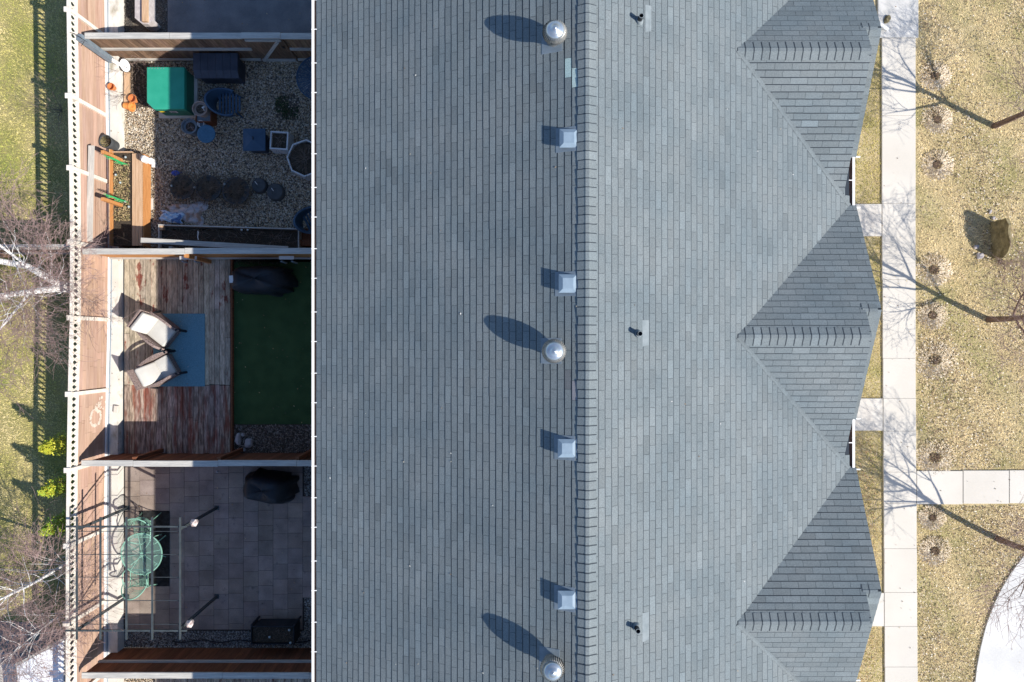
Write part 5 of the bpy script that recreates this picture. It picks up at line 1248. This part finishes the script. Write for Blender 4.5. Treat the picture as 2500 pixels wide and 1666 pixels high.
# ------------------------------------------------------------------ paver yard
t = thing('gazebo_frame', 'dark metal gazebo frame without canopy over the green table', 'gazebo', (at(314,1370,2).x, at(0,1410,2).y, 0))
ZG2 = 2.03
xs5 = [at(x,0,ZG2+.03).x for x in (188,245.5,309,372,440)]; yA, yB = at(0,1286,ZG2).y, at(0,1540,ZG2).y
xa, xb = at(160,0,ZG2).x, at(456,0,ZG2).x
for y in (yA, yB):
    b = MB(); b.box((xa,y-.018,ZG2-.02),(xb,y+.018,ZG2+.02)); b.build('beam', M['frame_grey'], t)
yt, yb_ = at(0,1263,ZG2+.04).y, at(0,1562,ZG2+.04).y
for x in xs5: b = MB(); b.box((x-.018,yb_,ZG2+.021),(x+.018,yt,ZG2+.055)); b.build('rafter', M['frame_grey'], t)
for py in (1298,1354.5,1410,1467,1525):
    y = at(0,py,ZG2).y; b = MB(); b.tube([(xs5[0],y,ZG2-.012),(xs5[-1],y,ZG2-.012)], .0085, 6); b.build('cross_rod', M['frame_grey'], t)
xl, xr_ = xs5[0]+.03, xs5[-1]-.02
for x in (xl, xr_):
    for y in (yA-.05, yB+.05):
        b = MB(); b.box((x-.028,y-.028,0),(x+.028,y+.028,ZG2)); b.build('leg', M['frame_grey'], t)
        b = MB(); b.box((x-.06,y-.06,.045),(x+.06,y+.06,.052)); b.build('foot_plate', M['frame_grey'], t)
for i, (px, py, l) in enumerate(((473,1277,'faceted pale lantern hanging at the upper right corner of the gazebo frame'),(462,1524,'faceted pale lantern hanging at the lower right corner of the gazebo frame'))):
    c = at(px, py, 1.85); q = thing('lantern', l, 'lantern', c, 'lanterns hanging from the gazebo frame')
    b = MB(); b.lathe([(.055,-.14),(.085,-.02),(.10,.0),(.05,.07),(.0,.10)], c, 6); b.build('shade', M['lantern'], q)
    b = MB(); b.tube([c+Vector((0,0,.09)), c+Vector((-.04,0,.17)), Vector((xb, (yA,yB)[i], ZG2+.0))], .006, 5); b.build('hanger', M['black_metal'], q)
b = MB(); p, q = at(340,1432,.052), at(414,1248,.052); b.cbox(((p.x+q.x)/2,(p.y+q.y)/2,.053),(q.x-p.x,q.y-p.y,.010),0,.003); tag(b.build('rug', M['rug_black'], loc=((p.x+q.x)/2,(p.y+q.y)/2,.045)), 'black rectangular rug partly under the round green table', 'rug')
c = at(345,1353,.72); t = thing('glass_table', 'round green framed glass patio table under the gazebo frame', 'table', (c.x,c.y,0)); R_ = .515
b = MB(); b.add([(c.x+(R_-.008)*math.cos(a),c.y+(R_-.008)*math.sin(a),.715) for a in [2*PI*k/48 for k in range(48)]], [tuple(range(48))]); b.build('glass_top', M['green_glass'], t)
b = MB(); b.lathe([(R_-.012,.70),(R_+.012,.70),(R_+.014,.722),(R_-.012,.722),(R_-.012,.70)], (c.x,c.y,0), 56, cap=False)
for k in range(8): a = k*PI/4+.2; b.bar((c.x+.03*math.cos(a),c.y+.03*math.sin(a),.70),(c.x+R_*math.cos(a),c.y+R_*math.sin(a),.70),.010,.012)
b.lathe([(.02,.68),(.04,.70),(.04,.723),(.02,.723)], (c.x,c.y,0), 16); b.build('top_frame', M['pale_green_metal'], t)
for k in range(4):
    a = k*PI/2+PI/4; b = MB(); b.tube([(c.x+.40*math.cos(a),c.y+.40*math.sin(a),.70),(c.x+.22*math.cos(a),c.y+.22*math.sin(a),.42),(c.x+.24*math.cos(a),c.y+.24*math.sin(a),.2),(c.x+.40*math.cos(a),c.y+.40*math.sin(a),.055)], .013, 7); b.build('leg', M['pale_green_metal'], t)
def patio_chair(label, px, py, rz, m='pale_green_metal'):
    """front faces +Y locally: back at -Y"""
    c = at(px, py, .45); t = thing('patio_chair', label, 'chair', (c.x,c.y,0), 'green metal mesh chairs around the glass table'); T = Matrix.Translation((c.x,c.y,.05)) @ Matrix.Rotation(rz,4,'Z')
    b = MB(T); N = 16
    for k in range(13):
        x = -.22+.0367*k; b.bar((x,-.20,.42),(x,.22,.42),.006,.005)
    for k in range(13):
        y = -.20+.035*k; b.bar((-.22,y,.425),(.22,y,.425),.006,.005)
    b.tube([(-.23,.23,.42),(.23,.23,.42),(.23,-.2,.42),(-.23,-.2,.42),(-.23,.23,.42)], .012, 6); b.build('seat', M[m], t)
    b = MB(T); arc = lambda a, r, z: (r*1.0*math.cos(a), -.10 - r*.95*math.sin(a)+.02, z)
    A0, A1 = -.12, PI+.12
    for k in range(25):
        a = A0+(A1-A0)*k/24; h = .60+.28*math.sin(max(0,min(PI,a)))**.8; b.bar(arc(a,.22,.44), arc(a,.30,h), .005, .005)
    for zf, rr in ((.48,.235),(.55,.25),(.62,.262)): b.tube([arc(A0+(A1-A0)*k/24, rr, min(zf, 9)) for k in range(25)], .004, 4)
    b.tube([arc(A0+(A1-A0)*k/24, .305, .60+.28*math.sin(max(0,min(PI,A0+(A1-A0)*k/24)))**.8) for k in range(25)], .015, 7); b.build('backrest', M[m], t)
    for s in (-1,1):
        b = MB(T); b.tube([(s*.30,-.08,.62),(s*.31,.08,.65),(s*.30,.2,.64),(s*.27,.26,.58)], .014, 7); b.build('armrest', M[m], t)
        b = MB(T); b.tube([(s*.27,.26,.60),(s*.25,.23,.3),(s*.26,.27,0)], .013, 6); b.build('leg', M[m], t)
        b = MB(T); b.tube([(s*.24,-.2,.5),(s*.22,-.22,.3),(s*.25,-.3,0)], .013, 6); b.build('leg', M[m], t)
patio_chair('green mesh chair with curved back between table and upper rug edge', 350, 1290, PI)
patio_chair('green mesh chair with rounded back below the glass table', 341, 1412, 0)
# black planter box
z = .60; c = at(672,1545,0); t = thing('black_planter', 'black raised planter box of dark soil on the gravel strip', 'planter', (c.x,c.y,0))
p, q = at(612,1574,z), at(718,1530,z); b = MB()
b.add([(p.x,q.y,z),(q.x,q.y,z),(q.x-.03,q.y,.12),(p.x+.09,q.y,.12),(p.x,q.y-.02,z),(q.x,q.y-.02,z),(q.x-.03,q.y-.02,.12),(p.x+.09,q.y-.02,.12)], [(0,1,2,3),(7,6,5,4),(0,4,5,1)])
b.add([(p.x,p.y,z),(q.x,p.y,z),(q.x,p.y,.12),(p.x,p.y,.12),(p.x,p.y+.02,z),(q.x,p.y+.02,z)], [(3,2,1,0),(0,1,5,4)])
b.box((p.x,p.y+.022,.12),(p.x+.02,q.y-.022,z)); b.box((q.x-.02,p.y+.022,.12),(q.x,q.y-.022,z)); b.build('side_panel', M['black_cover'], t)
b = MB(); b.box((p.x+.02,p.y+.022,.3),(q.x-.02,q.y-.022,.53)); b.build('soil', M['soil'], t)
for (x, y) in ((p.x+.02,q.y+.03),(q.x+.0,q.y+.03),(p.x+.03,p.y+.02),(q.x-.03,p.y+.02)):
    b = MB(); b.box((x-.02,y-.02,0),(x+.02,y+.02,z+.003)); b.build('leg', M['black_plastic'], t)
R = random.Random(4); b = MB()
for k in range(60):
    x, y = R.uniform(p.x+.06,q.x-.06), R.uniform(p.y+.06,q.y-.06); a = R.uniform(0,6.28); b.tube([(x,y,.53),(x+.05*math.cos(a),y+.05*math.sin(a),.57),(x+.09*math.cos(a),y+.09*math.sin(a),.54)], .003, 3)
b.build('dead_stems', M['twig_grey'], t)
b = MB(); pts = [at(420+12*k, 1566+3*math.sin(k*.8), .04) for k in range(30)]; b.tube(pts, .016, 6); tag(b.build('garden_hose', M['black_plastic'], loc=at(560,1566,.04)), 'black hose lying along the gravel strip below the pavers', 'hose')
b = MB(); g = at(418,1548,.04); b.tube([g+Vector((.10*math.cos(a),.05*math.sin(a),0)) for a in [k*.5 for k in range(13)]], .009, 5); 
tag(b.build('cable', M['black_plastic'], loc=g), 'loose black cable loop at the left end of the hose', 'cable')
boulder(530,1152,.045,.028,.028,.03,'tiny pale pebble lying on the upper pavers', 'rock_pale', 'pebble')
# bits by the sidewalk at the top
c = at(2161,62,0); t = thing('downspout_end', 'white downspout elbow poking out beside the sidewalk under the gable', 'downspout', c)
b = MB(); b.bar((c.x-.25,c.y+.02,.10),(c.x+.02,c.y-.16,.08),.08,.06); b.build('elbow', M['white_metal'], t)
boulder(2163,50,.0,.09,.12,.14,'brown stone between the gable edge and the sidewalk','rock')

chips('moss', [(672,236,704,276),(690,262,728,292)], 1300, .02, [(.02,.05,.015),(.03,.065,.02),(.05,.06,.03)], 'dark green moss patch in the gravel near the mesh table', 'moss', z=.025, thin=.7)

# specks of debris caught on the shingles
b = MB(); R = random.Random(99)
for k in range(110):
    x = R.uniform(-3.5, 6.2); y = R.uniform(-9, 9); z = zroof(x)
    if x > XG0-.3 and any(abs(y-g_) < x-XG0+.3 for g_ in GY): continue
    a = R.uniform(0,6.28); l = R.uniform(.008,.022); b.col = R.choice([(.36,.37,.36),(.5,.5,.48),(.2,.16,.12),(.12,.1,.08),(.32,.3,.25)])
    b.add([(x+l*math.cos(a),y+l*math.sin(a),z+.016),(x-l*.6*math.sin(a),y+l*.6*math.cos(a),z+.02),(x-l*math.cos(a),y-l*math.sin(a),z+.016),(x+l*.6*math.sin(a),y-l*.6*math.cos(a),z+.018)], [(0,1,2,3)])
tag(b.build('roof_debris', M['straw']), 'tiny pale specks and leaf bits scattered over the roof shingles', 'debris', kind='stuff')
# leaves blown into the yards
b = MB()
for (px0,py0,px1,py1,n,z) in ((303,628,562,1108,55,.158),(305,1140,740,1538,60,.05),(566,642,760,1034,40,.035),(268,150,300,1560,40,.305),(412,-20,760,90,25,.034),(2155,0,2236,1666,60,.05),(2240,1150,2500,1230,14,.05),(2400,1450,2500,1666,10,.055)):
    for k in range(n):
        p = W(R.uniform(px0,px1), R.uniform(py0,py1), z); a = R.uniform(0,6.28); l = R.uniform(.010,.026); b.col = R.choice([(.35,.22,.11),(.22,.14,.08),(.5,.4,.24),(.12,.09,.06)])
        b.add([(p.x+l*math.cos(a),p.y+l*math.sin(a),z+.004),(p.x-l*.5*math.sin(a),p.y+l*.5*math.cos(a),z+.014),(p.x-l*math.cos(a),p.y-l*math.sin(a),z+.004),(p.x+l*.5*math.sin(a),p.y-l*.5*math.cos(a),z+.01)], [(0,1,2,3)])
tag(b.build('leaf_litter', M['straw']), 'stray brown leaves on the deck, patio pavers and sidewalk', 'leaf litter', kind='stuff')
